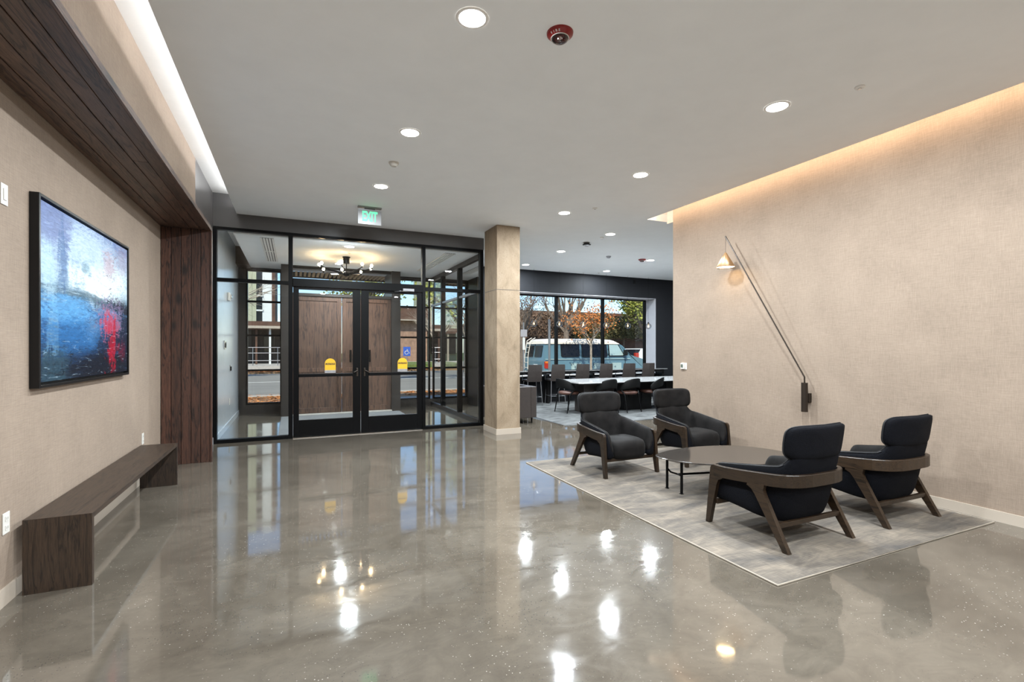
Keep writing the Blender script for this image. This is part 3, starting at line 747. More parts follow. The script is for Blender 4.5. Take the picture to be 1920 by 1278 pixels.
# chandelier
t = thing('chandelier', 'black sputnik-style chandelier with bare globe bulbs in the vestibule', 'chandelier', (0.96, 10.05, 3.25))
obj('canopy', MB().lathe([(0.075, 0.0), (0.075, -0.015), (0.06, -0.02), (0.06, -0.13), (0, -0.13)]), 'black_metal', t)
obj('stem', MB().tube([(0, 0, -0.1), (0, 0, -0.34)], 0.01), 'black_metal', t)
obj('hub', MB().lathe([(0, -0.28), (0.05, -0.30), (0.07, -0.335), (0.05, -0.37), (0, -0.385)]), 'black_metal', t)
for k in range(9):
    a = 2*PI*k/9 + 0.25; r = 0.57 if k % 2 else 0.50; z = -0.23 if k % 2 else -0.2
    ca, sa = math.cos(a), math.sin(a)
    ar = obj('arm', MB().tube([(0.04*ca, 0.04*sa, -0.335), (r*0.85*ca, r*0.85*sa, z-0.05), (r*ca, r*sa, z-0.03)], 0.009, 6).tube([(r*ca, r*sa, z-0.045), (r*ca, r*sa, z-0.01)], 0.016, 8), 'black_metal', t)
    obj('bulb', MB().lathe([(0.0, 0.056), (0.014, 0.052), (0.026, 0.034), (0.025, 0.016), (0.012, -0.004), (0, -0.004)], (r*ca, r*sa, z), 12), 'bulb_glow', ar, smooth=True)
# devices on the vestibule wall
t = thing('wall_strobe', 'white horn strobe high on the grey vestibule wall', 'alarm', (-1.088, 10.25, 2.40))
obj('body', MB().box(0, 0.04, -0.07, 0.07, -0.075, 0.075, bevel=0.01), 'white_plastic', t)
obj('lens', MB().box(0.04, 0.075, -0.04, 0.04, -0.035, 0.035, bevel=0.015), 'chrome', t)
t = thing('card_reader', 'chrome intercom plate on the grey vestibule wall', 'intercom', (-1.088, 9.80, 1.51))
obj('plate', box(0, 0.015, -0.10, 0.08, -0.07, 0.08, bevel=0.003), 'chrome', t)
obj('button', box(0.015, 0.03, -0.05, 0.0, -0.04, 0.03, bevel=0.004), 'dark_plastic', t)
obj('keypad', box(0.015, 0.022, 0.01, 0.06, -0.05, 0.05, bevel=0.002), 'dark_plastic', t)
t = thing('light_switch', 'dark switch on the grey vestibule wall below the intercom', 'switch', (-1.088, 10.58, 1.08))
obj('plate', box(0, 0.01, -0.035, 0.035, -0.06, 0.06, bevel=0.003), 'chrome', t)
obj('rocker', box(0.01, 0.03, -0.03, 0.01, -0.05, 0.03, bevel=0.003), 'black_metal', t)
def outlet(name, label, cat, loc, face, kind='outlet'):
    t = thing(name, label, cat, loc, face)
    obj('plate', box(0, 0.006, -0.036, 0.036, -0.06, 0.06, bevel=0.0025), 'white_plastic', t)
    if kind == 'outlet':
        for z in (-0.026, 0.026):
            s_ = obj('socket', box(0.006, 0.009, -0.017, 0.017, z-0.014, z+0.014, bevel=0.001), 'white_plastic', t)
            obj('slot', MB().box(0.009, 0.0095, -0.008, -0.006, z-0.005, z+0.007).box(0.009, 0.0095, 0.006, 0.008, z-0.005, z+0.007), 'dark_plastic', s_)
    else: obj('rocker', box(0.006, 0.010, -0.016, 0.016, -0.033, 0.033, bevel=0.002), 'white_plastic', t)
    return t
outlet('wall_outlet', 'white socket low on the vestibule wall', 'outlet', (-1.088, 10.50, 0.45), 0)
outlet('wall_outlet', 'white wall socket near the front end of the bench', 'outlet', (-1.49, 3.70, 0.458), 0)
outlet('wall_outlet', 'white wall socket behind the far end of the bench', 'outlet', (-1.49, 6.46, 0.47), 0)
outlet('light_switch', 'small white wall plate high up left of the painting', 'switch', (-1.49, 3.68, 2.32), 0, 'switch')
outlet('wall_outlet', 'white wall socket peeking above the navy armchair', 'outlet', (5.39, 3.72, 0.44), PI)
t = thing('thermostat', 'small white thermostat on the beige wall near its edge', 'thermostat', (5.39, 5.61, 1.184))
obj('back_plate', box(-0.008, 0, -0.055, 0.055, -0.05, 0.05, bevel=0.003), 'white_plastic', t)
obj('body', box(-0.028, -0.008, -0.02, 0.055, -0.045, 0.045, bevel=0.004), 'white_plastic', t)
obj('screen', box(-0.030, -0.028, 0.0, 0.045, -0.022, 0.028), 'screen_grey', t)

# ------------------------------------------------------------------ painting
t = thing('framed_painting', 'large abstract blue and white painting with a red plume, in a black floater frame', 'painting', (-1.49, 3.97, 1.20))
W_, Hh = 1.82, 1.225
for n_, a in (('frame_side', (0.0, 0.05, 0.0, 0.02, 0, Hh)), ('frame_side', (0.0, 0.05, W_-0.02, W_, 0, Hh)), ('frame_rail', (0.0, 0.05, 0.02, W_-0.02, 0, 0.02)), ('frame_rail', (0.0, 0.05, 0.02, W_-0.02, Hh-0.02, Hh))):
    obj(n_, box(*a, bevel=0.002), 'black_satin', t)
obj('backing', box(0.0, 0.012, 0.02, W_-0.02, 0.02, Hh-0.02), 'canvas_edge', t)
obj('canvas', box(0.012, 0.042, 0.035, W_-0.035, 0.035, Hh-0.035, bevel=0.002), 'abstract_painting', t)

# ------------------------------------------------------------------ bench
t = thing('wooden_bench', 'long dark oak waterfall bench along the beige wall under the painting', 'bench', (-1.285, 4.99, 0))
hw, hl, th, hz = 0.162, 1.215, 0.034, 0.441
def miter_prism(name, poly, mat):
    obj(name, MB().prism(poly, -hw, hw, 'X'), mat, t)
miter_prism('seat_board', [(-hl, hz), (-hl+th, hz-th), (hl-th, hz-th), (hl, hz)], 'dark_oak')
miter_prism('end_panel', [(-hl, 0), (-hl+th, 0), (-hl+th, hz-th-0.0005), (-hl, hz-0.0005)], 'dark_oak_vertical')
miter_prism('end_panel', [(hl, 0), (hl-th, 0), (hl-th, hz-th-0.0005), (hl, hz-0.0005)], 'dark_oak_vertical')

# ------------------------------------------------------------------ wall lamp
t = thing('wall_lamp', 'long-armed bronze wall lamp with a small lit cone shade', 'lamp', (5.39, 3.59, 0.73))
obj('wall_bracket', box(-0.05, 0.0, 0.045, 0.105, 0.11, 0.21, bevel=0.004), 'bronze_metal', t)
obj('body', MB().lathe([(0, 0), (0.034, 0), (0.034, 0.33), (0, 0.33)], (-0.082, 0.075, 0), 24), 'bronze_metal', t)
obj('arm', MB().tube([(-0.082, 0.075, 0.33), (-0.082, 0.075, 0.395), (-0.19, 1.087, 2.20)], 0.0085, 8), 'bronze_metal', t)
obj('cable', MB().tube([(-0.19, 1.08, 2.19), (-0.19, 1.085, 1.97)], 0.0022, 6), 'bronze_metal', t)
sh = obj('shade', MB().lathe([(0.008, 1.985), (0.02, 1.97), (0.118, 1.79), (0.116, 1.788), (0.018, 1.962)], (-0.19, 1.085, 0), 32), 'brass', t, smooth=True)
obj('diffuser', MB().lathe([(0, 1.795), (0.110, 1.795), (0.110, 1.80), (0, 1.80)], (-0.19, 1.085, 0), 28), 'warm_glow', sh)

# ------------------------------------------------------------------ rug
g = MB(); nx, ny = 40, 52
x0, x1, y0, y1 = 2.695, 5.32, 2.03, 5.53
vv = {}
for i in range(nx+1):
    for j in range(ny+1):
        x = x0+(x1-x0)*i/nx; y = y0+(y1-y0)*j/ny
        e = 0.0
        if j == 0: y += 0.008*noise.noise(Vector((x*3, 0, 0)))
        if i == 0: x += 0.008*noise.noise(Vector((y*3, 5, 0)))
        z = 0.013 + 0.0025*noise.noise(Vector((x*2.2, y*2.2, 0)))
        if i in (0, nx) or j in (0, ny): z = 0.009
        vv[i, j] = g.bm.verts.new((x, y, z))
for i in range(nx):
    for j in range(ny): g.bm.faces.new((vv[i, j], vv[i+1, j], vv[i+1, j+1], vv[i, j+1]))
rg = obj('area_rug', g, 'distressed_rug', smooth=True)
tag(rg, 'distressed grey and beige area rug under the four armchairs', 'rug')
obj('bound_edge', MB().tube([(x0, y0, 0.006), (x1, y0, 0.006), (x1, y1, 0.006), (x0, y1, 0.006)], 0.006, 6, closed=True), 'fascia_paint', rg)

# ------------------------------------------------------------------ lounge armchair
def upath(a, yf, yc, b, nst=10, narc=18):
    """U path from front-left to front-right with outward normals"""
    P_ = []
    for k in range(nst): P_.append((Vector((-a, yf+(yc-yf)*k/nst)), Vector((-1, 0))))
    for k in range(narc+1):
        th_ = PI + PI*k/narc
        c, s_ = math.cos(th_), math.sin(th_)
        e = 0.62
        p = Vector((a*math.copysign(abs(c)**e, c), yc + b*math.copysign(abs(s_)**e, s_)))
        nrm = Vector((math.copysign(abs(c)**(2-e), c)/a, math.copysign(abs(s_)**(2-e), s_)/b)).normalized()
        P_.append((p, nrm))
    for k in range(1, nst+1): P_.append((Vector((a, yc+(yf-yc)*k/nst)), Vector((1, 0))))
    return P_
def lerp(a, b, t_): return a+(b-a)*t_
def sstep(t_): t_ = max(0, min(1, t_)); return t_*t_*(3-2*t_)
def make_armchair(label):
    t = thing('lounge_armchair', label, 'armchair', (0, 0, 0), 0, 'lounge armchairs on the grey rug')
    # wooden rail
    loops = []
    for p, n_ in upath(0.356, 0.30, -0.08, 0.272):
        f = sstep((0.30-p.y)/0.66)
        zt = lerp(0.487, 0.533, f); zb = lerp(0.392, 0.440, f)
        o1 = p + n_*0.016; i1 = p - n_*0.016; c = 0.004
        loops.append([(o1.x, o1.y, zb+c), (o1.x, o1.y, zt-c), (o1.x-n_.x*c, o1.y-n_.y*c, zt), (i1.x+n_.x*c, i1.y+n_.y*c, zt), (i1.x, i1.y, zt-c), (i1.x, i1.y, zb)])
    obj('arm_rail', MB().loft(loops), 'walnut_frame', t, smooth=False)
    for s_ in (-1, 1):
        xo, xi = s_*0.3705, s_*0.338
        sh_ = lambda co: ((0.010 if abs(co.x) > 0.355 else 0.004)*(-s_)*-1*max(0, (0.3-co.z)/0.3)*0.8, 0, 0)
        fl = [(0.215, 0.392), (0.255, 0.372), (0.272, 0.335), (0.342, 0.0), (0.378, 0.0), (0.338, 0.455), (0.328, 0.477), (0.305, 0.4875), (0.215, 0.482)]
        obj('leg', MB().prism(fl, min(xo, xi), max(xo, xi), 'X', sh_), 'walnut_frame', t)
        rl = [(-0.02, 0.425), (-0.015, 0.403), (-0.055, 0.385), (-0.085, 0.35), (-0.318, 0.0), (-0.362, 0.0), (-0.168, 0.36), (-0.155, 0.395), (-0.165, 0.44)]
        obj('leg', MB().prism(rl, min(xo, xi), max(xo, xi), 'X', sh_), 'walnut_frame', t)
    obj('stretcher', box(-0.345, 0.345, 0.285, 0.315, 0.165, 0.20, bevel=0.003), 'walnut_frame', t)
    obj('stretcher', box(-0.35, 0.35, -0.265, -0.235, 0.145, 0.18, bevel=0.003), 'walnut_frame', t)
    # upholstered bucket
    outer, inner = [], []
    path = upath(0.335, 0.36, -0.08, 0.248, 12, 26)
    L = len(path)
    edge = []
    for k, (p, n_) in enumerate(path):
        q = p.y
        rear = sstep((-q-0.02)/0.26)                       # 0 on the arms, 1 at the back
        h = lerp(0.495, 0.575, max(0, min(1, (0.30-q)/0.52)))
        mid = sstep((0.318-abs(p.x))/0.075) if q < -0.1 else 0
        h = lerp(h, 0.675, mid)
        fr = sstep((q-0.285)/0.08)                         # front end rounds down
        h -= 0.07*fr*fr
        if k in (0, L-1): h -= 0.06
        zb = lerp(0.195, 0.150, sstep((0.3-q)/0.6))
        b_ = lerp(0.018, 0.10, rear)
        thk = lerp(0.062, 0.055, fr)
        def P3(off, z): v = p - n_*off; return (v.x, v.y - 0.040*sstep((0.34-abs(p.x))/0.1)*(1 if q < -0.1 else 0)*sstep((z-0.5)/0.18), z)
        outer.append([P3(b_+0.03, zb), P3(b_*0.75, zb+0.012), P3(b_*0.38, lerp(zb, h, 0.3)), P3(0.008, lerp(zb, h, 0.62)), P3(0.002, h-0.05), P3(0.006, h-0.015), P3(0.020, h),
                      P3(thk-0.016, h), P3(thk, h-0.02), P3(thk+0.012, h-0.09), P3(thk+0.03, 0.30), P3(thk+0.04, zb+0.05), P3(b_+0.09, zb+0.02)])
        edge.append(P3(0.014, h+0.001))
    obj('outer_shell', MB().loft(outer), 'navy_weave', t, smooth=True, subsurf=1)
    # velvet lining laid over the inner side of the bucket
    lin = []
    for row, (p, n_) in zip(outer, path):
        def I(k, d): return (row[k][0]-n_.x*d, row[k][1]-n_.y*d, row[k][2])
        lin.append([I(6, 0.004), (I(6, 0.012)[0], I(6, 0.012)[1], row[6][2]+0.008), (I(7, 0.0)[0], I(7, 0.0)[1], row[7][2]+0.008), I(8, 0.010), I(9, 0.012), I(10, 0.006), I(11, 0.0), I(11, -0.03), I(8, -0.03)])
    obj('inner_lining', MB().loft(lin), 'velvet_charcoal', t, smooth=True, subsurf=1)
    side = [k for k, e_ in enumerate(edge) if e_[2] < 0.62 and 0 < k < L-1]
    lo = [edge[k] for k in side if k < L/2]; hi = [edge[k] for k in side if k > L/2]
    obj('piping', MB().tube(lo, 0.0042, 6), 'black_piping', t, smooth=True)
    obj('piping', MB().tube(hi, 0.0042, 6), 'black_piping', t, smooth=True)
    # seat
    outl = []
    for k in range(40):
        a = 2*PI*k/40; c, s_ = math.cos(a), math.sin(a)
        outl.append((0.262*math.copysign(abs(c)**0.45, c), 0.06+0.305*math.copysign(abs(s_)**0.5, s_)))
    loops = []
    for sc, z in ((0.2, 0.18), (0.9, 0.185), (0.97, 0.20), (1.0, 0.24), (1.0, 0.30), (0.985, 0.34), (0.93, 0.372), (0.8, 0.392), (0.5, 0.405), (0.15, 0.408)):
        loops.append([(x*sc, 0.06+(y-0.06)*sc, z - 0.03*sstep((0.0-y)/0.3)*(1 if z > 0.3 else 0)) for x, y in outl])
    obj('seat_cushion', MB().loft(loops), 'velvet_charcoal', t, smooth=True)
    # winged headrest
    def head(prof, name, mat, zc=0.757, hx=0.312, hz_=0.124):
        lp = []
        for sc, y in prof:
            ring = []
            for k in range(56):
                a = 2*PI*k/56; c, s_ = math.cos(a), math.sin(a)
                x = hx*sc*math.copysign(abs(c)**0.27, c)
                z = zc + hz_*(1-(1-sc)*0.9)*math.copysign(abs(s_)**0.40, s_) if sc > 0.3 else zc + hz_*sc*s_
                if z < zc: x *= 1 - 0.07*((zc-z)/hz_)**2
                yy = -0.355 + y + 0.068*(abs(x)/hx)**2.2 - 0.018*(z-zc)/hz_
                ring.append((x, yy, z))
            lp.append(ring)
        return obj(name, MB().loft(lp, start=prof[0][0] < 0.5, end=prof[-1][0] < 0.5), mat, t, smooth=True)
    head([(0.1, 0.048), (0.5, 0.048), (0.80, 0.047), (0.93, 0.040), (0.985, 0.025), (1.0, 0.008)], 'headrest', 'velvet_charcoal')
    head([(1.0, 0.008), (0.99, -0.012), (0.95, -0.026), (0.82, -0.032), (0.5, -0.034), (0.1, -0.034)], 'headrest_back', 'navy_weave')
    ring = []
    for k in range(56):
        a = 2*PI*k/56; c, s_ = math.cos(a), math.sin(a)
        x = 0.314*math.copysign(abs(c)**0.27, c); z = 0.757 + 0.126*math.copysign(abs(s_)**0.40, s_)
        if z < 0.757: x *= 1 - 0.07*((0.757-z)/0.124)**2
        ring.append((x, -0.355+0.008+0.068*(abs(x)/0.312)**2.2 - 0.018*(z-0.757)/0.124, z))
    obj('headrest_piping', MB().tube(ring, 0.0045, 6, closed=True), 'black_piping', t, smooth=True)
    return t
ch = make_armchair('dark navy armchair seen from behind, nearer one left of the other')
ch.location = (3.515, 2.645, 0.013)
dup(ch, (4.685, 2.635, 0.013), 0, 'dark navy armchair seen from behind, the one beside the beige wall')
dup(ch, (3.505, 4.815, 0.013), PI, 'charcoal armchair facing the camera, left one at the rug corner')
dup(ch, (4.70, 4.835, 0.013), PI, 'charcoal armchair facing the camera, behind the glass coffee table')

# ------------------------------------------------------------------ coffee table
def closed_spline(P_, n_=8):
    out = []
    k = len(P_)
    for i in range(k):
        p0, p1, p2, p3 = (Vector(P_[(i+j-1) % k]) for j in range(4))
        for s_ in range(n_):
            u = s_/n_
            out.append(0.5*((2*p1) + (-p0+p2)*u + (2*p0-5*p1+4*p2-p3)*u*u + (-p0+3*p1-3*p2+p3)*u**3))
    return out
t = thing('coffee_table', 'low black pebble-shaped coffee table with a glossy smoked top', 'table', (4.05, 3.65, 0.013))
out = closed_spline([(-0.715, 0.20), (-0.56, -0.20), (-0.02, -0.47), (0.47, -0.45), (0.66, -0.16), (0.48, 0.25), (0.05, 0.40), (-0.42, 0.37)])
loops = [[(p.x*sc, p.y*sc, z) for p in out] for sc, z in ((0.985, 0.340), (1.0, 0.344), (1.0, 0.350), (0.992, 0.353))]
obj('table_top', MB().loft(loops), 'smoked_glass_top', t)
for x, y in ((-0.54, 0.245), (-0.55, 0.03), (0.42, 0.05), (0.38, -0.22)):
    obj('leg', box(x-0.008, x+0.008, y-0.012, y+0.012, 0, 0.34, bevel=0.002), 'black_metal', t)
    obj('foot', box(x-0.014, x+0.014, y-0.016, y+0.016, 0, 0.006), 'black_metal', t)
obj('stretcher', MB().tube([(-0.50, 0.135, 0.165), (0.37, -0.085, 0.165)], 0.011, 8), 'black_metal', t)
for (a, b_), (c_, d_), (e_, f_) in (((-0.54, 0.245), (-0.50, 0.135), (-0.55, 0.03)), ((0.42, 0.05), (0.37, -0.085), (0.38, -0.22))):
    obj('cross_brace', MB().tube([(a, b_, 0.21), (lerp(a, c_, .3), lerp(b_, d_, .35), 0.175), (c_, d_, 0.165), (lerp(e_, c_, .3), lerp(f_, d_, .35), 0.175), (e_, f_, 0.21)], 0.009, 8), 'black_metal', t)

# ------------------------------------------------------------------ lounge: carpet, sofa, dining table
cr = obj('lounge_carpet', box(4.63, 12.1, 7.85, 11.5, 0.0, 0.012), 'dark_carpet')
tag(cr, 'dark charcoal carpet under the white dining table', 'carpet')
obj('edge_strip', box(4.60, 4.63, 7.85, 11.5, 0.0, 0.014), 'chrome', cr)
t = thing('leather_sofa', 'dark brown box-arm sofa end beside the concrete column', 'sofa', (3.83, 8.82, 0))
obj('arm', box(0.38, 0.50, -0.40, 0.38, 0.105, 0.71, bevel=0.012), 'brown_leather', t)
obj('back', box(-0.30, 0.38, -0.40, -0.25, 0.105, 0.71, bevel=0.012), 'brown_leather', t)
obj('seat', box(-0.30, 0.38, -0.25, 0.38, 0.105, 0.42, bevel=0.02), 'brown_leather', t)
obj('arm', box(-0.42, -0.30, -0.40, 0.38, 0.105, 0.71, bevel=0.012), 'brown_leather', t)
for x, y in ((0.42, -0.34), (0.42, 0.32), (-0.36, -0.34), (-0.36, 0.32)): obj('leg', MB().tube([(x, y, 0), (x, y, 0.105)], [0.012, 0.018], 10), 'black_metal', t)
t = thing('dining_table', 'long white-topped dining table on black slab pedestals', 'table', (7.4, 9.42, 0.012))
obj('table_top', MB().prism([(-1.80, -0.50), (-1.72, -0.56), (1.9, -0.56), (1.9, 0.56), (-1.72, 0.56), (-1.80, 0.50)], 0.68, 0.71, 'Z'), 'white_table', t)
obj('top_edge', MB().prism([(-1.79, -0.49), (-1.71, -0.55), (1.89, -0.55), (1.89, 0.55), (-1.71, 0.55), (-1.79, 0.49)], 0.655, 0.68, 'Z'), 'black_satin', t)
for x in (-1.05, 0.05, 1.3): obj('pedestal', box(x-0.42, x+0.38, -0.20, 0.20, 0, 0.655, bevel=0.01), 'brown_leather' if x < -1 else 'black_satin', t)
def make_dining_chair(label):
    t = thing('dining_chair', label, 'chair', (0, 0, 0), 0, 'black tub dining chairs at the white table')
    obj('seat', MB().lathe([(0, 0.40), (0.20, 0.40), (0.235, 0.425), (0.235, 0.455), (0.20, 0.475), (0, 0.485)], (0, 0.02, 0), 24), 'tan_leather', t, smooth=True)
    lp = []
    for k in range(25):
        a = math.radians(-10 - 160*(k/24)); f = abs(k/12-1)          # f = 1 at the arm tips
        top = lerp(0.775, 0.60, f**2.2); bot = lerp(0.56, 0.47, f**1.6) if f < 0.9 else 0.50
        rad = 0.275
        def q(r, z): return (r*math.cos(a), 0.03+r*math.sin(a)*0.98 - (z-0.47)*0.18*(1-f), z)
        lp.append([q(rad-0.012, bot), q(rad+0.012, bot), q(rad+0.016, (bot+top)/2), q(rad+0.010, top-0.01), q(rad, top), q(rad-0.012, top-0.01), q(rad-0.016, (bot+top)/2)])
    obj('backrest', MB().loft(lp), 'black_shell', t, smooth=True, subsurf=1)
    for s_ in (-1, 1):
        obj('leg', MB().tube([(s_*0.20, 0.18, 0.42), (s_*0.225, 0.21, 0.0)], [0.02, 0.010], 8), 'black_metal', t)
        obj('leg', MB().tube([(s_*0.255, -0.04, 0.52), (s_*0.21, -0.12, 0.40), (s_*0.215, -0.21, 0.0)], [0.016, 0.02, 0.010], 8), 'black_metal', t)
    return t
dc = make_dining_chair('black tub dining chair at the left end of the white table')
dc.location = (5.68, 9.50, 0.012); dc.rotation_euler = (0, 0, math.radians(-80))
dup(dc, (6.36, 9.04, 0.012), math.radians(4), 'black tub chair on the near side, directly behind the left armchair headrest')
dup(dc, (6.98, 9.02, 0.012), math.radians(6), 'black tub chair on the near side with a visible tan seat, between the two headrests')
dup(dc, (7.70, 9.08, 0.012), math.radians(42), 'black tub chair turned sideways just left of the beige wall edge')
def make_stool(label):
    t = thing('bar_stool', label, 'bar stool', (0, 0, 0), 0, 'high-backed leather stools at the window counter')
    obj('seat', box(-0.20, 0.20, -0.18, 0.22, 0.60, 0.655, bevel=0.015), 'brown_leather', t)
    lp = []
    for z, w2, y in ((0.60, 0.19, -0.17), (0.72, 0.19, -0.20), (0.86, 0.185, -0.225), (0.98, 0.178, -0.24), (1.03, 0.172, -0.245)):
        lp.append([(-w2, y, z), (0, y-0.025, z), (w2, y, z), (w2, y+0.03, z), (0, y+0.01, z), (-w2, y+0.03, z)])
    obj('backrest', MB().loft(lp), 'brown_leather', t)
    for s_ in (-1, 1):
        obj('leg', MB().tube([(s_*0.17, 0.18, 0.60), (s_*0.20, 0.22, 0)], 0.009, 6), 'grey_metal', t)
        obj('leg', MB().tube([(s_*0.17, -0.16, 0.60), (s_*0.20, -0.22, 0)], 0.009, 6), 'grey_metal', t)
        obj('armrest', MB().tube([(s_*0.19, -0.20, 0.77), (s_*0.23, -0.05, 0.785), (s_*0.23, 0.12, 0.77), (s_*0.21, 0.18, 0.62)], 0.010, 6), 'grey_metal', t)
    obj('foot_ring', MB().tube([(-0.19, 0.205, 0.22), (0.19, 0.205, 0.22), (0.19, -0.20, 0.22), (-0.19, -0.20, 0.22)], 0.008, 6, closed=True), 'grey_metal', t)
    return t
LB = ['tall leather stool at the counter, nearest the concrete column', 'tall leather stool at the counter, second from the column',
      'tall leather stool at the counter, third from the column', 'tall leather stool at the counter, in front of the middle window post',
      'tall leather stool at the counter, second from the right-hand end', 'tall leather stool at the right-hand end of the counter']
st0 = make_stool(LB[0]); st0.location = (5.56, 11.06, 0.012); st0.rotation_euler = (0, 0, math.radians(-8))
for x, l in zip((6.23, 6.97, 7.71, 8.47, 9.14), LB[1:]): dup(st0, (x, 11.06, 0.012), math.radians(-8), l)
pd0 = None
PLB = ['clear globe pendant nearest the concrete column', 'clear globe pendant in front of the left window post', 'clear globe pendant third from the column',
       'clear globe pendant against the middle window post', 'clear globe pendant fifth from the column', 'clear globe pendant in front of the grey window reveal']
for x, l in zip((5.73, 6.49, 7.24, 8.0, 8.74, 9.48), PLB):
    if pd0 is None:
        pd0 = thing('globe_pendant', l, 'pendant lamp', (x, 11.3, 2.10), 0, 'clear globe pendants over the counter')
        obj('globe', MB().lathe([(0.02, 0.083)] + [(0.086*math.sin(PI*k/14), 0.086*math.cos(PI*k/14)) for k in range(2, 14)] + [(0, -0.086)], n=24), 'globe_glass', pd0, smooth=True)
        obj('cap', MB().lathe([(0, 0.12), (0.012, 0.12), (0.022, 0.095), (0.022, 0.078), (0, 0.078)], n=12), 'black_metal', pd0)
        obj('socket', MB().lathe([(0.012, 0.08), (0.014, 0.03), (0, 0.03)], n=10), 'brass', pd0)
        obj('bulb', MB().lathe([(0, -0.035), (0.016, -0.028), (0.022, -0.005), (0.015, 0.02), (0.01, 0.03)], n=12), 'pendant_glow', pd0, smooth=True)
        obj('cord', MB().tube([(0, 0, 0.12), (0, 0, H-2.10)], 0.0018, 5), 'black_metal', pd0)
    else: dup(pd0, (x, 11.3, 2.10), 0, l)
mt = obj('entry_mat', box(-0.22, 2.25, 8.80, 11.35, 0.0, 0.008), 'entry_mat'); tag(mt, 'dark walk-off mat inside the vestibule', 'mat')
obj('mat_edge', box(-0.235, -0.22, 8.80, 11.35, 0.0, 0.010), 'chrome', mt)

# ------------------------------------------------------------------ outdoors
structure('ground_sidewalk', box(-30, 50, 12.4, 15.2, -0.22, -0.05), 'sidewalk_concrete')
structure('ground_leaf_strip', box(-30, 50, 15.2, 17.5, -0.22, -0.10), 'leaf_litter_ground')
structure('ground_road', box(-30, 60, 17.5, 34.5, -0.25, -0.16), 'asphalt')
structure('ground_kerb', box(-30, 50, 17.5, 17.65, -0.22, -0.06), 'sidewalk_concrete')
structure('ground_far_strip', box(-30, 60, 34.5, 39, -0.25, -0.05), 'leaf_litter_ground')
structure('ground_far_walk', box(-30, 60, 39, 46, -0.25, 0.22), 'sidewalk_concrete')
structure('ground_lawn', box(5, 13, 36.5, 44, -0.2, 0.24), 'grass_ground')
structure('ground_beyond', box(-80, 120, 46, 160, -0.3, -0.1), 'grass_ground')
structure('road_line', box(-30, 60, 25.9, 26.05, -0.16, -0.155), 'road_line')
def litter(name, x0, x1, y0, y1, z, cnt, sz, label):
    g = MB()
    for _ in range(cnt):
        x, y = random.uniform(x0, x1), random.uniform(y0, y1)
        if noise.noise(Vector((x*0.5, y*1.2, 3))) < -0.12: continue
        a = random.uniform(0, 2*PI); s_ = sz*random.uniform(0.6, 1.3)
        c, d = math.cos(a)*s_, math.sin(a)*s_; h1, h2 = random.uniform(0, s_*0.6), random.uniform(0, s_*0.6)
        g.quad((x-c, y-d, z+0.01), (x+d*0.7, y-c*0.7, z+h1), (x+c, y+d, z+0.012), (x-d*0.7, y+c*0.7, z+h2))
    tag(obj(name, g, 'dead_leaf'), label, 'fallen leaves', kind='stuff')
litter('fallen_leaves', -2.5, 14, 15.2, 18.1, -0.10, 9000, 0.055, 'orange brown fallen leaves on the near verge of the street')
litter('fallen_leaves', -4, 12, 34.4, 37.5, -0.05, 3000, 0.13, 'orange brown fallen leaves along the far kerb')

def limb(g, p, d, L, r, depth, spread=0.5, up=0.15, tips=None, sides=5):
    n_ = 3
    pts = [p.copy()]; rs = [r]
    q = p.copy(); dd = d.copy()
    for k in range(n_):
        dd = (dd + Vector((random.gauss(0, 0.12), random.gauss(0, 0.12), random.gauss(0, 0.08)+up*0.2))).normalized()
        q = q + dd*L/n_; pts.append(q.copy()); rs.append(r*(1-0.38*(k+1)/n_))
    g.tube(pts, rs, sides if depth > 1 else 3, caps=False)
    if depth <= 0:
        if tips is not None: tips += pts[1:]
        return
    if tips is not None and depth == 1: tips += pts[1:]
    for _ in range(random.choice((2, 3, 3)) if depth > 1 else 4):
        k = random.randint(1, n_)
        nd = (dd + Vector((random.gauss(0, spread), random.gauss(0, spread), random.gauss(up, spread*0.6)))).normalized()
        limb(g, pts[k], nd, L*random.uniform(0.55, 0.8), rs[k]*0.62, depth-1, spread, up, tips, sides)
def leaf_cloud(tips, cnt, sz, jit):
    g = MB()
    for _ in range(cnt):
        p = random.choice(tips) + Vector((random.gauss(0, jit), random.gauss(0, jit), random.gauss(0, jit)))
        a = Vector((random.gauss(0, 1), random.gauss(0, 1), random.gauss(0, 1))).normalized()*sz*random.uniform(0.6, 1.3)
        b_ = a.cross(Vector((random.gauss(0, 1), random.gauss(0, 1), random.gauss(0, 1)))).normalized()*sz*0.6
        g.quad(p-a, p+b_, p+a, p-b_)
    return g
def tree(label, x, y, z0, trunk_h, r, L, depth, bark='bark', leaves=None, cnt=0, sz=0.06, jit=0.15, lean=(0, 0), spread=0.5, n_main=5, up=0.25):
    t = thing('street_tree', label, 'tree', (x, y, z0))
    tips = []; g = MB()
    g.tube([(0, 0, 0), (lean[0]*0.5, lean[1]*0.5, trunk_h*0.5), (lean[0], lean[1], trunk_h)], [r*1.2, r, r*0.9], 8)
    obj('trunk', g, bark, t)
    g = MB()
    top = Vector((lean[0], lean[1], trunk_h))
    for k in range(n_main):
        a = 2*PI*k/n_main + random.uniform(-0.4, 0.4)
        d = Vector((math.cos(a)*0.55, math.sin(a)*0.55, random.uniform(0.6, 1.1))).normalized()
        limb(g, top - Vector((0, 0, random.uniform(0, trunk_h*0.15))), d, L, r*0.6, depth, spread, up, tips)
    o = obj('branches', g, bark, t); o['kind'] = 'stuff'
    if leaves:
        o = obj('foliage', leaf_cloud(tips, cnt, sz, jit), leaves, t); o['kind'] = 'stuff'
    return t
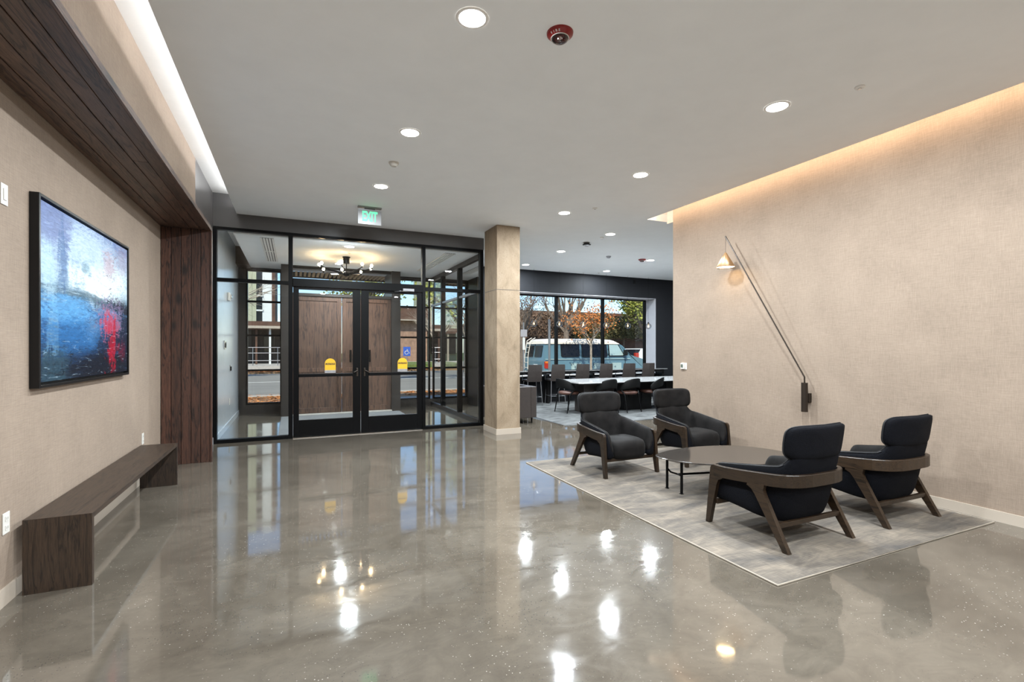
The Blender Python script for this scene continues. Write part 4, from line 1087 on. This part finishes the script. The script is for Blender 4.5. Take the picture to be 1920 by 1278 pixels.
tree('young tree with sparse orange leaves standing in front of the blue van', 10.94, 16.5, -0.1, 1.9, 0.045, 0.75, 3, 'pale_bark', 'orange_leaf', 1000, 0.05, 0.2, n_main=7, spread=0.65)
tree('bare brown tree rising behind the blue van', 17.5, 29.5, -0.1, 3.0, 0.20, 2.4, 4, 'bark', None, n_main=7, spread=0.4, up=0.4)
tree('second bare tree behind the van, to the left', 14.5, 30.5, -0.1, 2.4, 0.15, 2.0, 4, 'bark', 'hedge_leaf_brown', 1200, 0.07, 0.3, n_main=6)
tree('yellow green tree at the right of the wide window', 24.5, 29.5, -0.1, 3.0, 0.20, 2.0, 3, 'bark', 'green_leaf', 5200, 0.13, 0.35, n_main=7)
tree('bare twiggy tree seen through the left vestibule window', -3.7, 30.0, -0.1, 2.4, 0.13, 2.2, 4, 'pale_bark', None, n_main=9, spread=0.65, up=0.0)
tree('bare tree seen through the narrow window right of the doors', 9.3, 33.8, -0.1, 2.2, 0.12, 1.8, 4, 'pale_bark', None, n_main=7, spread=0.6, up=0.1)
tree('yellow leafed tree seen above the timber doors', 3.2, 24.0, -0.1, 3.0, 0.13, 1.5, 3, 'bark', 'green_leaf', 1500, 0.09, 0.25, n_main=6)
tree('bare thin-branched tree at the left edge of the wide window', 10.2, 27.0, -0.1, 2.4, 0.12, 1.8, 4, 'bark', 'green_leaf', 500, 0.05, 0.25, n_main=6)
tree('green tree glimpsed through the glass partition', 7.6, 23.0, -0.1, 3.0, 0.13, 1.5, 3, 'bark', 'green_leaf', 2600, 0.1, 0.3, n_main=6)

def hedge(label, x0, x1, y0, y1, z0, z1, mat, cnt):
    t = thing('hedge', label, 'hedge', ((x0+x1)/2, (y0+y1)/2, z0))
    g = MB(); cx, cy = (x0+x1)/2, (y0+y1)/2
    for _ in range(cnt):
        x = random.uniform(x0, x1); zz = random.uniform(z0, z1)
        n_ = noise.noise(Vector((x*0.8, zz*1.1, 1)))
        top = z1 - 0.25 + 0.35*noise.noise(Vector((x*0.7, 0, 9)))
        bot = z0 + 0.3 + 0.3*noise.noise(Vector((x*0.9, 4, 2)))
        if zz > top or zz < bot: continue
        y = y0 + 0.35*(1-n_) + random.uniform(0, 0.35) + 0.5*abs(zz-(z0+z1)/2)/(z1-z0)
        p = Vector((x-cx, y-cy, zz-z0))
        a = Vector((random.gauss(0, 1), random.gauss(0, 0.6), random.gauss(0.3, 1))).normalized()*random.uniform(0.07, 0.2)
        b_ = a.cross(Vector((random.gauss(0, 1), random.gauss(0, 1), random.gauss(0, 1)))).normalized()*random.uniform(0.015, 0.07)
        g.quad(p-a, p+b_, p+a, p-b_)
    o = obj('foliage', g, mat, t); o['kind'] = 'stuff'
    g = MB()
    for k in range(int((x1-x0)*3)):
        x = random.uniform(x0, x1)-cx
        z = random.uniform(0.3, 1.2)
        g.tube([(x, 0.3, z), (x+random.gauss(0, .3), 0.0, z+0.6), (x+random.gauss(0, .6), -0.1, z+random.uniform(0.9, 1.6))], [0.03, 0.02, 0.01], 3, caps=False)
    o = obj('stems', g, 'pale_bark', t); o['kind'] = 'stuff'
    for q in range(5): obj('post', box(x0-cx+0.4+q*(x1-x0-0.9)/4, x0-cx+0.5+q*(x1-x0-0.9)/4, 0.46, 0.56, -z0-0.1, 0.5), 'bark', t)
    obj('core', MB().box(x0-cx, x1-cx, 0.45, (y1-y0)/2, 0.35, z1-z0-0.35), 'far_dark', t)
hedge('brown twiggy vine hedge behind the rear of the blue van', 14.0, 20.5, 33.2, 34.4, 2.0, 4.5, 'hedge_leaf_brown', 9000)
hedge('green vine hedge behind the front of the blue van', 20.7, 31.5, 33.2, 34.4, 2.0, 4.5, 'hedge_leaf', 12000)

# buildings across the street
b = thing('low_building', 'long dark brown low building behind the hedge and van', 'building', (23, 38, 0))
obj('wall', box(-9.5, 13, -2.5, 4, -0.2, 4.3), 'far_brick', b)
obj('parapet', box(-9.7, 13.2, -2.7, 4.2, 4.3, 4.55), 'far_brown', b)
for k in range(9): obj('window', box(-8.5+k*2.3, -7.2+k*2.3, -2.54, -2.48, 0.6, 2.2), 'dark_glass', b)
obj('fence', box(-9.5, 13, -3.4, -3.3, -0.1, 2.1), 'far_brown', b)
b = thing('brown_building', 'low building with a red-brown boarded upper band and brick wall', 'building', (9.0, 46, 0))
obj('wall', box(-2.2, 2.8, 0, 6, -0.2, 4.2), 'far_brick', b)
obj('upper_band', box(-2.4, 2.85, -0.8, 6, 4.1, 5.3), 'far_brown', b)
obj('fascia', box(-2.5, 2.9, -0.86, -0.8, 5.25, 5.4), 'fascia_paint', b)
obj('fascia', box(-2.5, 2.9, -0.86, -0.8, 4.05, 4.15), 'fascia_paint', b)
b = thing('panelled_tower', 'tall pale green panelled building with a dark window bay at the far left', 'building', (-4.5, 52, 0))
for k in range(12):
    obj('panel', box(-2.8+k*0.345, -2.8+k*0.345+0.33, 0, 0.3, 4.0, 16), 'pale_green_panel', b)
obj('wall', box(-2.8, 1.34, 0.25, 8, 0, 16), 'pale_green_panel', b)
obj('window_bay', box(1.34, 1.85, 0.3, 8, 3.5, 16), 'dark_glass', b)
for k in range(9): obj('balcony_slab', box(1.34, 1.9, -0.1, 0.4, 3.6+k*1.4, 3.75+k*1.4), 'white_panel', b)
obj('column', box(1.85, 2.65, 0, 8, 3.5, 16), 'white_panel', b)
obj('downpipe', box(2.65, 2.95, 0, 8, 3.5, 16), 'far_brown', b)
b = thing('canopy_building', 'dark low arcade with a flat canopy on posts beyond the railing', 'building', (-3.0, 44, 0))
obj('back_wall', box(-5, 4.2, 1.5, 5, 0.2, 3.4), 'far_dark', b)
obj('canopy_roof', box(-5, 4.4, -2.0, 5, 3.0, 3.55), 'far_brown', b)
obj('fascia', box(-5, 4.45, -2.06, -2.0, 3.0, 3.2), 'fascia_paint', b)
for x in (-2.5, 0.35, 1.3, 3.0): obj('post', box(x, x+0.14, -1.6, -1.46, 0.2, 3.0), 'white_panel' if x == 1.3 else 'far_brown', b)
for x in (-2.0, 0.8, 2.0): obj('window', box(x, x+0.8, 1.45, 1.5, 1.2, 2.6), 'dark_glass', b)
obj('notice', box(2.15, 2.55, -1.62, -1.6, 2.0, 2.5), 'white_panel', b)
b = thing('corner_building', 'pale green gabled building glimpsed through the glass partition', 'building', (14.2, 48, 0))
for k in range(8): obj('panel', box(-1.9+k*0.5, -1.9+k*0.5+0.48, 0, 0.3, 3.0, 10), 'pale_green_panel', b)
obj('wall', box(-1.9, 2.1, 0.25, 6, 0, 10), 'pale_green_panel', b)
obj('porch_roof', box(-1.95, 2.1, -2.5, 0, 2.9, 3.4), 'far_brown', b)
for x in (-1.8, -0.5, 0.8, 1.9): obj('porch_post', box(x, x+0.15, -2.4, -2.25, 0, 2.9), 'fascia_paint', b)
obj('porch_window', box(-1.5, 1.8, -0.06, 0, 0.9, 2.6), 'far_dark', b)
t = thing('handrail', 'grey metal railing across the street', 'railing', (-1.6, 39.15, 0.22))
for z in (0.35, 0.9, 1.3): obj('rail', MB().tube([(-3, 0, z), (3.2, 0, z)], 0.03, 6), 'grey_metal', t)
for x in (-2.6, -1.0, 0.6, 2.2): obj('post', MB().tube([(x, 0, 0), (x, 0, 1.3)], 0.03, 6), 'grey_metal', t)

# signs and poles
t = thing('accessible_sign', 'blue accessible parking sign on a thin post across the street', 'sign', (7.06, 33.0, -0.16))
obj('post', MB().tube([(0, 0.03, 0), (0, 0.03, 1.75)], 0.03, 6), 'grey_metal', t)
pl_ = obj('sign_plate', box(-0.24, 0.24, -0.01, 0.01, 1.10, 1.72, bevel=0.005), 'sign_blue', t)
g = MB()
g.tube([(0.03, -0.02, 1.62), (0.031, -0.02, 1.622)], 0.04, 8)
g.tube([(0.02, -0.02, 1.56), (0.0, -0.02, 1.40), (0.12, -0.02, 1.38), (0.17, -0.02, 1.26)], 0.022, 6)
g.tube([(0.0, -0.02, 1.49), (0.10, -0.02, 1.48)], 0.018, 6)
g.tube([(-0.02+0.12*math.cos(a), -0.02, 1.33+0.12*math.sin(a)) for a in [math.radians(100+k*26) for k in range(10)]], 0.018, 6)
obj('wheelchair_symbol', g, 'white_plastic', pl_)
t = thing('street_pole', 'grey steel pole standing in front of the van windows', 'pole', (8.76, 16.0, -0.1))
obj('shaft', MB().tube([(0, 0, 0), (0, 0, 2.6)], 0.045, 10), 'grey_metal', t); obj('cap', MB().lathe([(0, 2.64), (0.05, 2.62), (0.05, 2.58), (0, 2.58)], n=10), 'grey_metal', t)
t = thing('parking_sign', 'small grey parking sign on a post behind the van', 'sign', (7.70, 16.0, -0.1))
obj('post', MB().tube([(0, 0.02, 0), (0, 0.02, 2.5)], 0.025, 8), 'grey_metal', t)
obj('sign_plate', box(-0.13, 0.13, -0.01, 0.005, 1.98, 2.24, bevel=0.003), 'grey_jamb', t)
obj('sign_plate', box(-0.05, 0.05, -0.01, 0.005, 1.50, 1.95, bevel=0.003), 'white_panel', t)

# ------------------------------------------------------------------ blue van
v = thing('blue_van', 'faded blue panel van with a cream roof parked outside the window', 'van', (12.2, 18.75, -0.16))
X0 = 9.45-12.2                                   # rear face
prof = [(X0+0.02, 0.45), (X0, 0.75), (X0+0.02, 1.10), (X0+0.13, 1.78), (X0+0.22, 1.86), (1.05, 1.86), (1.32, 1.74), (1.72, 1.32), (2.45, 1.12), (2.60, 1.00), (2.66, 0.55), (2.60, 0.40), (X0+0.1, 0.40)]
def sec(f): # tumblehome by height
    return lambda z: 0.97 - 0.13*max(0, (z-1.05)/0.85)**1.3
g = MB()
wd = sec(0)
A = [g.bm.verts.new((x, -wd(z), z)) for x, z in prof]; B = [g.bm.verts.new((x, wd(z), z)) for x, z in prof]
k = len(prof)
g.bm.faces.new(A); g.bm.faces.new(B[::-1])
for i in range(k): g.bm.faces.new((A[i], B[i], B[(i+1) % k], A[(i+1) % k]))
obj('body', g, 'van_paint', v)
g = MB()
rf = [(X0+0.10, 1.80), (X0+0.14, 1.92), (X0+0.4, 2.02), (0.0, 2.04), (0.85, 2.0), (1.15, 1.88), (1.18, 1.80)]
loops = []
for x, z in rf: pass
for fy, dz in ((-0.90, -0.16), (-0.86, -0.05), (-0.6, 0.0), (0.6, 0.0), (0.86, -0.05), (0.90, -0.16)):
    loops.append([(x, fy, max(1.80, z+dz)) for x, z in rf])
g.loft(loops, closed_sec=True)
obj('roof', g, 'cream_paint', v)
def side_panel(name, pts, mat, off=0.012, parent=v):
    """flat panel laid on the near flank, pts (x, z) in van space"""
    g = MB()
    A = [g.bm.verts.new((x, -wd(z)-off, z)) for x, z in pts]; B = [g.bm.verts.new((x, -wd(z)+0.01, z)) for x, z in pts]
    n_ = len(pts); g.bm.faces.new(A); g.bm.faces.new(B[::-1])
    for i in range(n_): g.bm.faces.new((A[i], B[i], B[(i+1) % n_], A[(i+1) % n_]))
    return obj(name, g, mat, parent)
def rr(x0, x1, z0, z1, c=0.06): return [(x0+c, z0), (x1-c, z0), (x1, z0+c), (x1, z1-c), (x1-c, z1), (x0+c, z1), (x0, z1-c), (x0, z0+c)]
dx = -12.2
for nm, (a, b_, c_, d_) in {'side_window': (10.36, 11.20, 1.29, 1.86), 'side_window.': (11.40, 11.86, 1.27, 1.87), 'side_window..': (11.95, 12.63, 1.27, 1.87)}.items():
    side_panel('window_seal', rr(a+dx-0.04, b_+dx+0.04, c_-0.04, d_+0.04), 'black_satin', 0.008)
    side_panel('side_window', rr(a+dx, b_+dx, c_, d_), 'dark_glass')
side_panel('window_seal', [(12.75+dx, 1.26), (13.58+dx, 1.26), (13.52+dx, 1.42), (13.28+dx, 1.84), (12.75+dx, 1.86)], 'black_satin', 0.008)
side_panel('door_window', [(12.79+dx, 1.30), (13.54+dx, 1.30), (13.48+dx, 1.42), (13.25+dx, 1.80), (12.79+dx, 1.82)], 'van_paint_light')
for a in (11.32, 11.90, 12.70, 13.62): side_panel('door_gap', [(a+dx, 0.5), (a+dx+0.015, 0.5), (a+dx+0.015, 1.9 if a < 13 else 1.3), (a+dx, 1.9 if a < 13 else 1.3)], 'black_satin', 0.004)
side_panel('belt_line', [(9.55+dx, 1.14), (13.9+dx, 1.14), (13.9+dx, 1.17), (9.55+dx, 1.17)], 'van_paint_light', 0.006)
for a, b_ in ((10.8, 11.28), (11.95, 12.35), (12.9, 13.4)): side_panel('faded_panel', [(a+dx, 0.62), (b_+dx, 0.62), (b_+dx, 0.98), (a+dx, 0.98)], 'van_paint_light', 0.004)
side_panel('tail_lamp', rr(9.50+dx, 9.72+dx, 0.78, 1.08, 0.03), 'red_light_plastic', 0.03)
side_panel('indicator_lamp', rr(9.52+dx, 9.70+dx, 1.0, 1.07, 0.015), 'amber_plastic', 0.036)
obj('door_mirror', MB().box(1.28, 1.42, -1.16, -0.99, 1.30, 1.55, bevel=0.02), 'black_satin', v)
def rear_panel(name, y0, y1, z0, z1, mat, off):
    f = lambda z: X0 + (0.13-0.02)*max(0, (z-1.10)/0.68)*1.0 + 0.0
    g = MB()
    P4 = [(y0, z0), (y1, z0), (y1, z1), (y0, z1)]
    A = [g.bm.verts.new((f(z)-off, y, z)) for y, z in P4]; B = [g.bm.verts.new((f(z)+0.02, y, z)) for y, z in P4]
    g.bm.faces.new(A); g.bm.faces.new(B[::-1])
    for i in range(4): g.bm.faces.new((A[i], B[i], B[(i+1) % 4], A[(i+1) % 4]))
    return obj(name, g, mat, v)
rear_panel('rear_window', -0.72, -0.10, 1.25, 1.74, 'dark_glass', 0.008); rear_panel('rear_window', 0.06, 0.70, 1.25, 1.74, 'dark_glass', 0.008)
rear_panel('door_gap', -0.02, 0.0, 0.5, 1.82, 'black_satin', 0.004)
rear_panel('number_plate', -0.42, -0.10, 0.78, 0.94, 'white_panel', 0.012)
rear_panel('bumper', -0.92, 0.92, 0.34, 0.52, 'grey_metal', 0.10)
ld = MB()
for y in (0.25, 0.60): ld.tube([(X0-0.12, y, 0.7), (X0-0.10, y, 1.3), (X0+0.02, y, 1.95), (X0+0.25, y, 2.08)], 0.016, 6)
for k in range(6): z = 0.78+k*0.22; x = X0-0.12+max(0, (z-1.1))*0.15; ld.tube([(x, 0.25, z), (x, 0.60, z)], 0.013, 6)
obj('ladder', ld, 'cream_paint', v)
for x in (-1.75, 1.75):
    for y in (-0.88, 0.88):
        g = MB(); g.tube([(x, y-0.12, 0.34), (x, y+0.12, 0.34)], 0.34, 20); wh = obj('wheel', g, 'tyre_rubber', v)
        obj('hub_cap', MB().tube([(x, y-0.14, 0.34), (x, y+0.14, 0.34)], 0.18, 14), 'grey_metal', wh)
obj('grille', MB().box(2.62, 2.69, -0.7, 0.7, 0.55, 0.9, bevel=0.01), 'black_satin', v)
obj('bumper', MB().box(2.55, 2.78, -0.92, 0.92, 0.32, 0.50, bevel=0.02), 'grey_metal', v)
obj('windscreen', MB().quad((1.33, -0.78, 1.745), (1.33, 0.78, 1.745), (1.73, 0.85, 1.335), (1.73, -0.85, 1.335)), 'dark_glass', v)
# second vehicle beyond
v = thing('white_car', 'white car with red tail lamps parked beyond the van bonnet', 'car', (20.9, 24.2, -0.16))
g = MB(); pr = [(-2.2, 0.35), (-2.25, 0.95), (-2.1, 1.10), (-1.75, 1.60), (0.2, 1.62), (0.9, 1.10), (2.0, 0.98), (2.2, 0.6), (2.15, 0.35)]
g.prism(pr, -0.88, 0.88, 'Y'); obj('body', g, 'white_panel', v)
obj('side_window', MB().prism([(-1.75, 1.12), (-1.6, 1.54), (0.15, 1.55), (0.75, 1.12)], -0.90, -0.86, 'Y'), 'dark_glass', v)
obj('rear_window', MB().prism([(-2.13, 1.12), (-1.82, 1.56), (-1.78, 1.56), (-2.05, 1.12)], -0.7, 0.7, 'Y'), 'dark_glass', v)
for y in (-0.8, 0.8): obj('tail_lamp', box(-2.29, -2.05, y-0.09, y+0.09, 0.85, 1.35, bevel=0.01), 'red_light_plastic', v)
for x in (-1.4, 1.4):
    for y in (-0.8, 0.8): obj('wheel', MB().tube([(x, y-0.1, 0.32), (x, y+0.1, 0.32)], 0.32, 18), 'tyre_rubber', v)
